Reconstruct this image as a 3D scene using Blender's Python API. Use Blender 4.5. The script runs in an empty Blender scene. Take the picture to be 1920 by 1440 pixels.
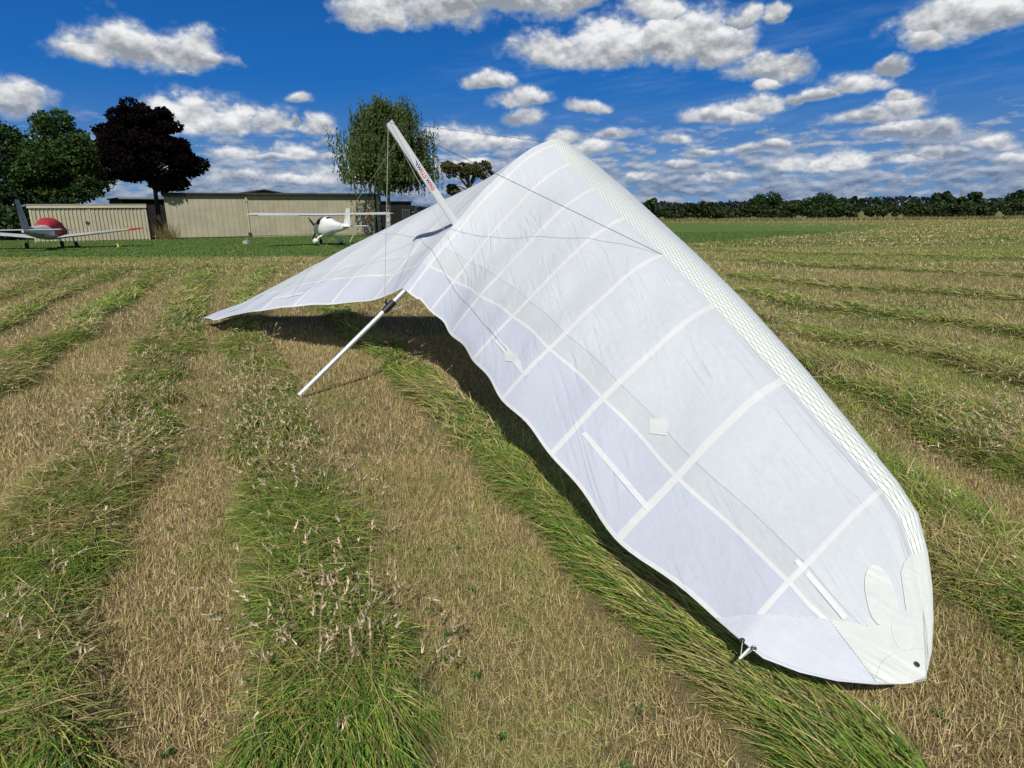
import bpy, bmesh, math, random
import numpy as np
from mathutils import Vector
from mathutils.bvhtree import BVHTree

rad = math.radians
rng = np.random.default_rng(7)
random.seed(7)
S = bpy.context.scene
COL = S.collection

# ------------------------------------------------------------------ camera
F, PITCH, ROLL, CAMH = 1179.126, rad(15.2344), rad(-0.5195), 1.4377      # focal length in px of a 1920 px wide frame
cam_d = bpy.data.cameras.new('camera')
cam = bpy.data.objects.new('camera', cam_d); COL.objects.link(cam)
cam_d.sensor_width = 36.0
cam_d.lens = F / 1920 * 36.0
cam_d.clip_start, cam_d.clip_end = 0.05, 20000
_cp, _sp = math.cos(PITCH), math.sin(PITCH)
_c, _s = math.cos(ROLL), math.sin(ROLL)
FW = np.array([0, _cp, -_sp]); _UP = np.array([0, _sp, _cp]); _RT = np.array([1.0, 0, 0])
CR = _c * _RT + _s * _UP; CU = -_s * _RT + _c * _UP
from mathutils import Matrix
m = Matrix(((CR[0], CU[0], -FW[0]), (CR[1], CU[1], -FW[1]), (CR[2], CU[2], -FW[2])))
cam.rotation_euler = m.to_euler()
cam.location = (0, 0, CAMH)
S.camera = cam
CAM0 = np.array([0, 0, CAMH])

# ------------------------------------------------------------------ sun, exposure
SUN_EL, SUN_AZ = rad(46), rad(183)            # azimuth the light comes FROM, clockwise from +Y
sl = bpy.data.lights.new('sun', 'SUN'); sun = bpy.data.objects.new('sun', sl); COL.objects.link(sun)
sl.energy = 4.9; sl.angle = rad(0.53); sl.color = (1.0, 0.955, 0.88)
_sd = Vector((math.sin(SUN_AZ) * math.cos(SUN_EL), math.cos(SUN_AZ) * math.cos(SUN_EL), math.sin(SUN_EL)))
sun.rotation_euler = _sd.to_track_quat('Z', 'Y').to_euler()
sun.location = (0, -20, 30)
S.view_settings.view_transform = 'Standard'
S.view_settings.look = 'None'
S.view_settings.gamma = 1.0
S.view_settings.use_curve_mapping = False
S.view_settings.exposure = 0.0
S.cycles.max_bounces = 6
S.cycles.diffuse_bounces = 3
S.cycles.transparent_max_bounces = 6


# ------------------------------------------------------------------ node expression helper
class NX:
    """socket wrapper with arithmetic that writes Math nodes"""
    tree = None

    def __init__(self, s): self.s = s

    @staticmethod
    def m(op, *a, clamp=False):
        n = NX.tree.nodes.new('ShaderNodeMath'); n.operation = op; n.use_clamp = clamp
        for i, v in enumerate(a):
            if isinstance(v, NX): NX.tree.links.new(v.s, n.inputs[i])
            else: n.inputs[i].default_value = v
        return NX(n.outputs[0])

    def __add__(s, o): return NX.m('ADD', s, o)
    __radd__ = __add__
    def __sub__(s, o): return NX.m('SUBTRACT', s, o)
    def __rsub__(s, o): return NX.m('SUBTRACT', o, s)
    def __mul__(s, o): return NX.m('MULTIPLY', s, o)
    __rmul__ = __mul__
    def __truediv__(s, o): return NX.m('DIVIDE', s, o)
    def __rtruediv__(s, o): return NX.m('DIVIDE', o, s)


def nmax(a, b): return NX.m('MAXIMUM', a, b)
def nmin(a, b): return NX.m('MINIMUM', a, b)
def clamp01(a): return NX.m('ADD', a, 0.0, clamp=True)


def sstep(x, a, b):
    n = NX.tree.nodes.new('ShaderNodeMapRange'); n.interpolation_type = 'SMOOTHSTEP'
    NX.tree.links.new(x.s, n.inputs[0])
    n.inputs[1].default_value = a; n.inputs[2].default_value = b
    return NX(n.outputs[0])


def comb(x, y, z):
    n = NX.tree.nodes.new('ShaderNodeCombineXYZ')
    for i, v in enumerate((x, y, z)):
        if isinstance(v, NX): NX.tree.links.new(v.s, n.inputs[i])
        else: n.inputs[i].default_value = v
    return n.outputs[0]


def noise(vec, scale, detail=4, rough=0.55, lac=2.0, dist=0.0, ntype=None):
    n = NX.tree.nodes.new('ShaderNodeTexNoise')
    if ntype: n.noise_type = ntype
    if vec is not None: NX.tree.links.new(vec, n.inputs['Vector'])
    n.inputs['Scale'].default_value = scale; n.inputs['Detail'].default_value = detail
    n.inputs['Roughness'].default_value = rough; n.inputs['Lacunarity'].default_value = lac
    n.inputs['Distortion'].default_value = dist
    return n


def mixc(fac, a, b):
    n = NX.tree.nodes.new('ShaderNodeMix'); n.data_type = 'RGBA'
    for i, v in ((0, fac), (6, a), (7, b)):
        if isinstance(v, NX): NX.tree.links.new(v.s, n.inputs[i])
        elif isinstance(v, bpy.types.NodeSocket): NX.tree.links.new(v, n.inputs[i])
        elif isinstance(v, (int, float)): n.inputs[i].default_value = v
        else: n.inputs[i].default_value = (*v, 1)
    return n.outputs[2]


# ------------------------------------------------------------------ world: Nishita sky with cumulus
def px_dir(x, y):
    d = FW + (x - 960) / F * CR + (720 - y) / F * CU
    return d / np.linalg.norm(d)


def px_ae(x, y):
    d = px_dir(x, y)
    return math.degrees(math.atan2(d[0], d[1])), math.degrees(math.asin(d[2]))


CLOUDS = [  # px x, px y of the base line, half width, height above, depth below, whiteness
    (250, 100, 120, 78, 36, 0), (330, 105, 92, 66, 30, 0), (175, 100, 55, 36, 22, 0), (392, 112, 62, 20, 14, -.15),
    (38, 192, 66, 50, 28, 0), (370, 228, 78, 68, 30, .25), (322, 222, 44, 58, 24, .25), (430, 238, 62, 52, 20, .2),
    (512, 240, 62, 44, 20, .05), (602, 250, 38, 34, 10, .05), (562, 228, 14, 14, 20, .05),
    (440, 294, 62, 22, 8, .1), (562, 292, 42, 28, 8, .15), (500, 296, 110, 9, 6, 0),
    (560, 186, 27, 14, 10, -.4), (205, 240, 26, 8, 8, -.3), (345, 130, 18, 5, 5, -.3),
    (720, 18, 90, 60, 40, 0), (820, 10, 150, 60, 44, 0), (950, -5, 160, 60, 44, -.1), (1060, -10, 110, 40, 30, -.15),
    (1050, 98, 100, 52, 36, .15), (1160, 92, 125, 78, 40, .15), (1265, 78, 135, 80, 44, .1), (1345, 92, 80, 62, 32, 0),
    (1230, 20, 60, 50, 30, .3), (1390, 30, 34, 28, 22, -.1), (1440, 24, 22, 22, 18, -.2),
    (1425, 135, 80, 46, 30, -.05), (1480, 125, 45, 34, 22, -.1), (1425, 165, 30, 14, 10, .1),
    (1530, 182, 58, 20, 10, 0), (1610, 162, 74, 40, 14, .05), (1685, 122, 46, 22, 16, -.2),
    (1350, 222, 85, 28, 12, .05), (1420, 202, 58, 28, 16, .05), (1480, 190, 30, 16, 10, 0),
    (1770, 40, 110, 55, 34, .15), (1870, 30, 95, 55, 30, .1), (1745, 66, 62, 22, 22, .1),
    (1630, 226, 84, 24, 12, -.1), (1700, 212, 60, 36, 22, .05), (1740, 245, 95, 26, 22, -.15), (1690, 190, 32, 20, 12, .2),
    (914, 158, 42, 24, 12, .05), (980, 190, 62, 28, 12, 0), (986, 222, 46, 20, 13, -.05), (1102, 205, 40, 16, 8, -.1),
    (1150, 254, 46, 17, 8, 0), (1262, 262, 52, 16, 9, -.05), (1320, 284, 30, 9, 6, -.2), (1392, 282, 45, 14, 8, -.05), (1445, 274, 36, 13, 8, -.1),
    (865, 262, 78, 36, 22, .2), (950, 268, 60, 22, 16, .1), (1105, 282, 48, 28, 14, .15), (1060, 262, 30, 20, 14, .1),
    (1480, 308, 52, 28, 12, .15), (1585, 308, 54, 34, 12, .2), (1540, 312, 40, 20, 10, .05), (1860, 272, 66, 24, 14, .1), (1760, 290, 90, 18, 14, -.1),
    (1905, 300, 50, 18, 12, .1), (1700, 300, 50, 16, 10, .05), (1660, 252, 60, 14, 10, -.2),
    (1205, 332, 38, 16, 8, .15), (1275, 312, 44, 14, 10, -.25), (1350, 334, 60, 18, 8, .1),
    (632, 336, 82, 34, 14, .05), (450, 338, 76, 24, 12, 0), (545, 340, 60, 18, 12, -.05), (880, 312, 90, 18, 12, .1), (640, 300, 40, 14, 8, -.1),
    # out of frame, for light and for a step to the side
    (-250, 120, 180, 80, 40, 0), (2200, 150, 200, 80, 40, 0), (2150, 260, 160, 40, 20, 0), (-300, 260, 200, 50, 20, 0),
]
SUNSKY = 0.06


def make_world():
    w = bpy.data.worlds.new('World'); S.world = w; w.use_nodes = True
    t = w.node_tree; t.nodes.clear(); NX.tree = t
    out = t.nodes.new('ShaderNodeOutputWorld'); bg = t.nodes.new('ShaderNodeBackground')
    t.links.new(bg.outputs[0], out.inputs[0]); bg.inputs['Strength'].default_value = SUNSKY
    sky = t.nodes.new('ShaderNodeTexSky'); sky.sky_type = 'NISHITA'; sky.sun_disc = False
    sky.sun_elevation = SUN_EL; sky.sun_rotation = SUN_AZ
    sky.air_density = 1.0; sky.dust_density = 0.3; sky.ozone_density = 3.0
    tc = t.nodes.new('ShaderNodeTexCoord'); sp = t.nodes.new('ShaderNodeSeparateXYZ')
    t.links.new(tc.outputs['Generated'], sp.inputs[0])
    x, y, z = (NX(sp.outputs[i]) for i in range(3))
    az = NX.m('ARCTAN2', x, y) * 57.29578
    el = NX.m('ARCSINE', z) * 57.29578
    # billow warp of the direction
    p0 = comb(az, el * 1.2, 3.3)
    wn = noise(p0, 0.24, 4, 0.5)
    wsp = t.nodes.new('ShaderNodeSeparateColor'); t.links.new(wn.outputs['Color'], wsp.inputs[0])
    amp = sstep(el, 1.0, 16.0) * 2.6 + 0.7
    wa = az + (NX(wsp.outputs[0]) - 0.5) * 2.0 * amp
    we = el + (NX(wsp.outputs[1]) - 0.5) * 0.9 * amp
    def vor(vec, scale, detail):
        n = t.nodes.new('ShaderNodeTexVoronoi'); n.voronoi_dimensions = '2D'; n.feature = 'F1'
        n.inputs['Scale'].default_value = scale; n.inputs['Detail'].default_value = detail
        n.inputs['Roughness'].default_value = 0.62; n.inputs['Lacunarity'].default_value = 2.1
        n.normalize = True
        t.links.new(vec, n.inputs['Vector']); return NX(n.outputs['Distance'])
    ww = noise(comb(az, el * 1.5, 8.0), 0.9, 4, 0.55)
    wq = t.nodes.new('ShaderNodeSeparateColor'); t.links.new(ww.outputs['Color'], wq.inputs[0])
    qa = az + (NX(wq.outputs[0]) - 0.5) * 1.1; qe = el * 1.45 + (NX(wq.outputs[1]) - 0.5) * 1.1
    vr = 1.0 - vor(comb(qa, qe, 0.0), 0.62, 3.0)
    vru = 1.0 - vor(comb(qa + 0.05, qe + 0.42, 0.0), 0.62, 2.0)
    fine = noise(comb(az, el * 1.45, 0.7), 0.40, 8, 0.55)
    fine_up = noise(comb(az + 0.10, el * 1.45 + 0.9, 0.7), 0.40, 4, 0.50)
    n1 = NX(fine.outputs[0]); n1u = NX(fine_up.outputs[0])
    M = None; T = None
    for (cx, cy, hw, hu, hd, wh) in CLOUDS:
        a0, e0 = px_ae(cx, cy)
        a1, _ = px_ae(cx + hw, cy); _, eu = px_ae(cx, cy - hu); _, ed = px_ae(cx, cy + hd)
        da = (wa - a0) * (1 / (a1 - a0) / 1.06)
        de = we - e0
        up = NX.m('MULTIPLY', de, 1 / (eu - e0)); dn = NX.m('MULTIPLY', de, 1 / (ed - e0))
        dv = nmax(up, dn)
        b = 1.0 - NX.m('SQRT', NX.m('MULTIPLY_ADD', da, da, dv * dv))
        tt = NX.m('ADD', up, wh)
        if M is None: M, T = b, tt
        else:
            sel = NX.m('GREATER_THAN', b, M)
            T = NX.m('MULTIPLY_ADD', sel, tt - T, T)
            M = nmax(M, b)
    dens = M + (n1 - 0.5) * 1.15 + (vr - 0.62) * 0.75
    alpha = sstep(dens, -0.14, 0.46)
    core = sstep(dens, 0.0, 0.60)
    relief = (n1 - n1u) * 2.3 + (vr - vru) * 0.55
    lit = clamp01(NX.m('MULTIPLY_ADD', T, 0.72, 0.33) + relief + (n1 - 0.5) * 0.4)
    # low far layer along the horizon
    hz = 1.0 / (nmax(el, 0.0) + 2.6)
    pl = comb(az * 0.17, el * 0.55 + hz * 2.0, 1.0)
    hn = noise(pl, 2.6, 7, 0.60); hn2 = noise(comb(az * 0.17 + 0.02, el * 0.55 + hz * 2.0 + 0.16, 1.0), 2.6, 5, 0.58)
    h1 = NX(hn.outputs[0]); h2 = NX(hn2.outputs[0])
    cov = sstep(el, 9.0, 1.5)
    halpha = sstep(h1 + cov * 0.24, 0.58, 0.72) * sstep(el, 8.5, 4.5) * 0.92
    hlit = clamp01((h1 - h2) * 2.6 + 0.36 + sstep(el, 1.0, 5.0) * .12)
    # thin high streaks
    st = noise(comb(az * 0.06 + el * 0.12, el * 0.55 - az * 0.07, 5.0), 1.2, 6, 0.68)
    cir = sstep(NX(st.outputs[0]), 0.44, 0.80) * sstep(el, 24.0, 9.0) * sstep(az, -16.0, 6.0) * 0.18
    g = 1.0 / SUNSKY
    def C(r, gg, b): return (r * g, gg * g, b * g)
    # sky colour seen away from the sun: deep polarised blue paling to the horizon; Nishita everywhere higher up
    grad = mixc(sstep(el, -1.0, 11.0), C(.16, .31, .54), C(.016, .15, .49))
    grad = mixc(sstep(el, 8.0, 26.0), grad, C(.003, .045, .24))
    base = mixc(sstep(el, 26.0, 45.0), grad, sky.outputs[0])
    base = mixc(sstep(y, 0.15, -0.25), base, sky.outputs[0])
    col = mixc(cir, base, C(.45, .58, .76))
    hcol = mixc(hlit, C(.12, .185, .31), C(.48, .54, .64))
    col = mixc(halpha, col, hcol)
    cshade = mixc(sstep(el, 1.0, 12.0), C(.20, .26, .38), C(.29, .315, .35))
    ccol = mixc(lit, cshade, C(.88, .885, .89))
    ccol = mixc(core, C(.30, .39, .54), ccol)
    col = mixc(alpha, col, ccol)
    t.links.new(col, bg.inputs['Color'])
    w.cycles.sampling_method = 'MANUAL'; w.cycles.sample_map_resolution = 512


make_world()


# ------------------------------------------------------------------ object helpers
def tag(o, label=None, cat=None, group=None, kind=None):
    if label: o['label'] = label
    if cat: o['category'] = cat
    if group: o['group'] = group
    if kind: o['kind'] = kind
    return o


def empty(name, loc=(0, 0, 0), az=0.0, label=None, cat=None, group=None):
    """az: heading clockwise from +Y (the thing's local +Y)"""
    o = bpy.data.objects.new(name, None); COL.objects.link(o)
    o.empty_display_size = 0.2
    o.location = loc; o.rotation_euler = (0, 0, -az)
    return tag(o, label, cat, group)


def mk(name, V, Fc, mats, parent=None, fm=None, smooth=False, uv=None, col=None):
    """V: Nx3, Fc: list of faces (or int array for all quads / tris)"""
    me = bpy.data.meshes.new(name)
    V = np.asarray(V, dtype=np.float32)
    if isinstance(Fc, np.ndarray):
        nf, k = Fc.shape
        me.vertices.add(len(V)); me.vertices.foreach_set('co', V.ravel())
        me.loops.add(nf * k); me.loops.foreach_set('vertex_index', Fc.astype(np.int32).ravel())
        me.polygons.add(nf); me.polygons.foreach_set('loop_start', np.arange(0, nf * k, k, dtype=np.int32))
        me.update(calc_edges=True)
    else:
        me.from_pydata(V.tolist(), [], Fc)
    if not isinstance(mats, (list, tuple)): mats = [mats]
    for mt in mats: me.materials.append(mt)
    if fm is not None: me.polygons.foreach_set('material_index', np.asarray(fm, dtype=np.int32))
    if smooth: me.polygons.foreach_set('use_smooth', np.ones(len(me.polygons), dtype=bool))
    if uv is not None:
        li = np.empty(len(me.loops), dtype=np.int32); me.loops.foreach_get('vertex_index', li)
        ul = me.uv_layers.new(name='UVMap'); ul.data.foreach_set('uv', np.asarray(uv, dtype=np.float32)[li].ravel())
    if col is not None:
        for nm, arr in col.items():
            a = me.color_attributes.new(nm, 'FLOAT_COLOR', 'POINT')
            arr = np.asarray(arr, dtype=np.float32)
            if arr.shape[1] == 3: arr = np.c_[arr, np.ones(len(arr), dtype=np.float32)]
            a.data.foreach_set('color', arr.ravel())
    me.update()
    o = bpy.data.objects.new(name, me); COL.objects.link(o)
    if parent is not None: o.parent = parent
    return o


class MB:
    """collects shapes into one mesh"""
    def __init__(s): s.V = []; s.F = []; s.M = []
    def add(s, V, Fc, mi=0):
        b = len(s.V)
        s.V.extend([tuple(map(float, v)) for v in V]); s.F.extend([tuple(int(i) + b for i in f) for f in Fc]); s.M.extend([mi] * len(Fc))
        return s
    def box(s, x0, x1, y0, y1, z0, z1, mi=0):
        V = [(x, y, z) for x in (x0, x1) for y in (y0, y1) for z in (z0, z1)]
        return s.add(V, [(0, 1, 3, 2), (4, 6, 7, 5), (0, 4, 5, 1), (2, 3, 7, 6), (0, 2, 6, 4), (1, 5, 7, 3)], mi)
    def tube(s, P, r, n=10, mi=0, cap=True):
        P = [Vector(p) for p in P]
        rr = r if isinstance(r, (list, tuple)) else [r] * len(P)
        V = []; Fc = []
        ref = None
        for i, p in enumerate(P):
            d = (P[min(i + 1, len(P) - 1)] - P[max(i - 1, 0)]).normalized()
            if ref is None:
                ref = d.cross(Vector((0, 0, 1)))
                if ref.length < 1e-3: ref = d.cross(Vector((1, 0, 0)))
            u = (ref - d * ref.dot(d)).normalized(); w = d.cross(u); ref = u
            for k in range(n):
                a = 2 * math.pi * k / n
                V.append(p + (u * math.cos(a) + w * math.sin(a)) * rr[i])
        for i in range(len(P) - 1):
            for k in range(n):
                Fc.append((i * n + k, i * n + (k + 1) % n, (i + 1) * n + (k + 1) % n, (i + 1) * n + k))
        if cap:
            Fc.append(tuple(range(n - 1, -1, -1))); Fc.append(tuple((len(P) - 1) * n + k for k in range(n)))
        return s.add(V, Fc, mi)
    def loft(s, secs, mi=0, cap=True):
        n = len(secs[0]); V = [v for sc in secs for v in sc]; Fc = []
        for i in range(len(secs) - 1):
            for k in range(n):
                Fc.append((i * n + k, i * n + (k + 1) % n, (i + 1) * n + (k + 1) % n, (i + 1) * n + k))
        if cap:
            Fc.append(tuple(range(n - 1, -1, -1))); Fc.append(tuple((len(secs) - 1) * n + k for k in range(n)))
        return s.add(V, Fc, mi)
    def build(s, name, mats, parent=None, smooth=False):
        o = mk(name, s.V, s.F, mats, parent, s.M, False)
        bm = bmesh.new(); bm.from_mesh(o.data); bmesh.ops.recalc_face_normals(bm, faces=bm.faces)
        bm.to_mesh(o.data); bm.free()
        if smooth:
            o.data.polygons.foreach_set('use_smooth', np.ones(len(o.data.polygons), dtype=bool))
            try: o.data.set_sharp_from_angle(angle=rad(40))
            except Exception: pass
        return o


# ------------------------------------------------------------------ materials
def new_mat(name):
    mt = bpy.data.materials.new(name); mt.use_nodes = True
    t = mt.node_tree; NX.tree = t
    bs = t.nodes['Principled BSDF']
    return mt, t, bs


def mat(name, c, rough=0.6, metal=0.0, var=0.12, scale=8.0, bump=0.0, spec=0.5):
    """plain surface with some procedural wear"""
    mt, t, bs = new_mat(name)
    tc = t.nodes.new('ShaderNodeTexCoord')
    n = noise(tc.outputs['Object'], scale, 6, 0.6)
    k = NX(n.outputs[0])
    dark = tuple(v * (1 - var * 1.6) for v in c); lite = tuple(min(1, v * (1 + var)) for v in c)
    t.links.new(mixc(sstep(k, 0.3, 0.7), dark, lite), bs.inputs['Base Color'])
    bs.inputs['Roughness'].default_value = rough; bs.inputs['Metallic'].default_value = metal
    bs.inputs['Specular IOR Level'].default_value = spec
    if bump:
        b = t.nodes.new('ShaderNodeBump'); b.inputs['Strength'].default_value = bump; b.inputs['Distance'].default_value = 0.02
        t.links.new(n.outputs[0], b.inputs['Height']); t.links.new(b.outputs[0], bs.inputs['Normal'])
    return mt


def leafmat(name, a, b, trans=0.3, scale=0.35, rough=0.6):
    """foliage: colour from a per leaf colour attribute times a clump noise, a little translucent"""
    mt, t, bs = new_mat(name)
    at = t.nodes.new('ShaderNodeVertexColor'); at.layer_name = 'tint'
    sp = t.nodes.new('ShaderNodeSeparateColor'); t.links.new(at.outputs[0], sp.inputs[0])
    c = mixc(NX(sp.outputs[0]), a, b)
    t.links.new(c, bs.inputs['Base Color'])
    bs.inputs['Roughness'].default_value = rough; bs.inputs['Specular IOR Level'].default_value = 0.25 if rough < .8 else 0.04
    tr = t.nodes.new('ShaderNodeBsdfTranslucent'); t.links.new(c, tr.inputs[0])
    mx = t.nodes.new('ShaderNodeMixShader'); mx.inputs[0].default_value = trans
    t.links.new(bs.outputs[0], mx.inputs[1]); t.links.new(tr.outputs[0], mx.inputs[2])
    t.links.new(mx.outputs[0], t.nodes['Material Output'].inputs[0])
    return mt


# ------------------------------------------------------------------ terrain
def sm(x, a, b):
    t = np.clip((x - a) / (b - a), 0, 1); return t * t * (3 - 2 * t)


def hash2(ix, iy, seed):
    h = (ix.astype(np.int64) * 374761393 + iy.astype(np.int64) * 668265263 + seed * 982451653) & 0x7fffffff
    h = ((h ^ (h >> 13)) * 1274126177) & 0x7fffffff
    return ((h ^ (h >> 16)) & 0xffff) / 65535.0


def vnoise(x, y, seed=0):
    x = np.asarray(x, float); y = np.asarray(y, float)
    ix = np.floor(x); iy = np.floor(y); fx = x - ix; fy = y - iy
    fx = fx * fx * (3 - 2 * fx); fy = fy * fy * (3 - 2 * fy)
    a = hash2(ix, iy, seed); b = hash2(ix + 1, iy, seed); c = hash2(ix, iy + 1, seed); d = hash2(ix + 1, iy + 1, seed)
    return (a * (1 - fx) + b * fx) * (1 - fy) + (c * (1 - fx) + d * fx) * fy


def fbm(x, y, seed=0, o=3):
    s = 0; a = 0.5; tot = 0
    for i in range(o):
        s = s + a * vnoise(x * 2 ** i, y * 2 ** i, seed + i); tot += a; a *= 0.5
    return s / tot


def base_z(x, y):
    return -0.5 * sm(y, 10, 38)


def ground_px(px, py):
    """ground point seen at a pixel of the 1920x1440 photograph"""
    d = px_dir(px, py); t = CAMH / max(-d[2], 1e-4)
    for _ in range(30):
        P = CAM0 + t * d; zz = float(base_z(P[0], P[1])); t = (zz - CAMH) / min(d[2], -1e-4)
    return CAM0 + t * d


def at(px, py, depth):
    """point at a pixel, at a distance measured along the world +Y axis"""
    d = px_dir(px, py); return CAM0 + d * (depth / d[1])


# rows of cut grass traced on the ground: list of (pixel points, half width in m, greenness)
ROWS_PX = [
    ([(640, 1500), (625, 1300), (600, 1150), (575, 1000), (535, 880), (500, 790), (485, 715), (465, 640), (470, 590), (465, 545), (490, 520), (500, 505)], .34, .75),
    ([(-60, 1500), (-20, 1250), (70, 1080), (150, 960), (225, 850), (265, 760), (300, 690), (335, 620), (355, 560), (378, 520), (395, 500)], .40, .75),
    ([(-120, 770), (-10, 735), (60, 668), (130, 640), (160, 600), (235, 560), (285, 524), (318, 502)], .36, .65),
    ([(-90, 640), (10, 612), (70, 575), (135, 545), (200, 523), (245, 505)], .36, .75),
    ([(-90, 580), (0, 560), (65, 537), (110, 521), (150, 505)], .36, .65),
    ([(-60, 520), (0, 510), (50, 498), (90, 490)], .45, .6),
    ([(575, 560), (640, 595), (700, 645), (770, 705), (840, 770), (920, 845), (1000, 905), (1060, 970), (1150, 1060), (1260, 1160), (1380, 1270), (1560, 1420), (1640, 1500)], .27, .75),
    ([(2050, 1180), (1900, 1110), (1800, 1035), (1720, 985), (1600, 900), (1480, 800)], 0.42, 0.80),
    ([(2050, 900), (1900, 850), (1790, 790), (1700, 750), (1620, 720), (1540, 690), (1450, 660)], 0.53, 0.90),
    ([(2060, 750), (1920, 715), (1780, 670), (1680, 650), (1560, 640), (1480, 625), (1380, 590)], 0.45, 0.70),
    ([(2060, 655), (1900, 625), (1760, 605), (1650, 590), (1520, 580), (1420, 550)], 0.50, 0.80),
    ([(2060, 580), (1900, 562), (1760, 550), (1600, 545), (1480, 530), (1380, 520)], 0.56, 0.60),
    ([(2060, 530), (1900, 520), (1700, 508), (1540, 502), (1400, 490)], 0.70, 0.65),
    ([(2060, 495), (1900, 487), (1700, 480), (1500, 476), (1340, 470)], 0.98, 0.60),
]
ROWS = []
for pts, hw, gr in ROWS_PX:
    ROWS.append((np.array([ground_px(*p)[:2] for p in pts]), hw * .90, gr))


def row_field(x, y):
    """mask 0..1 of cut-grass rows, heading angle of the nearest row, greenness"""
    best = np.full(x.shape, 9.0); ang = np.zeros(x.shape); grn = np.zeros(x.shape)
    wob = 0.50 + 0.75 * fbm(x * 1.3, y * 1.3, 11) + 0.55 * (fbm(x * 4.5, y * 4.5, 17, 2) - .5)
    for P, hw, gr in ROWS:
        lo = P.min(0) - 2; hi = P.max(0) + 2
        I = np.nonzero((x > lo[0]) & (x < hi[0]) & (y > lo[1]) & (y < hi[1]))[0]
        if len(I) == 0: continue
        xs, ys = x[I], y[I]; d2 = np.full(len(I), 1e9); a_ = np.zeros(len(I))
        for i in range(len(P) - 1):
            A = P[i]; D = P[i + 1] - A; L2 = D @ D
            t = np.clip(((xs - A[0]) * D[0] + (ys - A[1]) * D[1]) / L2, 0, 1)
            q = (xs - A[0] - t * D[0]) ** 2 + (ys - A[1] - t * D[1]) ** 2
            u = q < d2; d2[u] = q[u]; a_[u] = math.atan2(D[1], D[0])
        # width grows a little far away where rows merge
        r = np.sqrt(d2) / (hw * wob[I] * (1 + 0.012 * np.maximum(ys - 8, 0)))
        u = r < best[I]; J = I[u]; best[J] = r[u]; ang[J] = a_[u]; grn[J] = gr
    mask = 1 - sm(best, 0.58, 1.14)
    return mask, ang, grn


def green_strip(x, y):
    """the close mown runway strip beyond the cut field"""
    q = y + 0.10 * x + 2.5 * (fbm(x * .12, y * .12, 5) - .5)
    left = sm(-x, -2, 6)
    a = np.where(x < 0, 25.5 - 0.05 * x, 27 + 1.1 * x)
    b = np.where(x < 0, 130.0, 112.0)
    return sm(q, a, a + 3) * (1 - sm(q, b, b + 12)) * (1 - 0.85 * sm(x + 6 * fbm(x * .05, y * .1, 8), 30, 72))


def far_streak(x, y):
    """mask of the smeared rows in the middle distance"""
    q = fbm(x * .10 + y * .02, y * .42 - x * .05, 31, 4)
    return sm(q, .44, .60)


def far_zone(x, y):
    return np.maximum(sm(y, 9, 18), sm(x, 1.0, 2.4) * sm(y, 3.2, 5.5) * .9)


def terrain_z(x, y):
    mk_, _, _ = row_field(x, y)
    return base_z(x, y) + 0.055 * mk_ * (0.6 + 0.8 * fbm(x * 3, y * 3, 3, 2)) + 0.03 * (fbm(x * .5, y * .5, 9) - .5)


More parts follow.
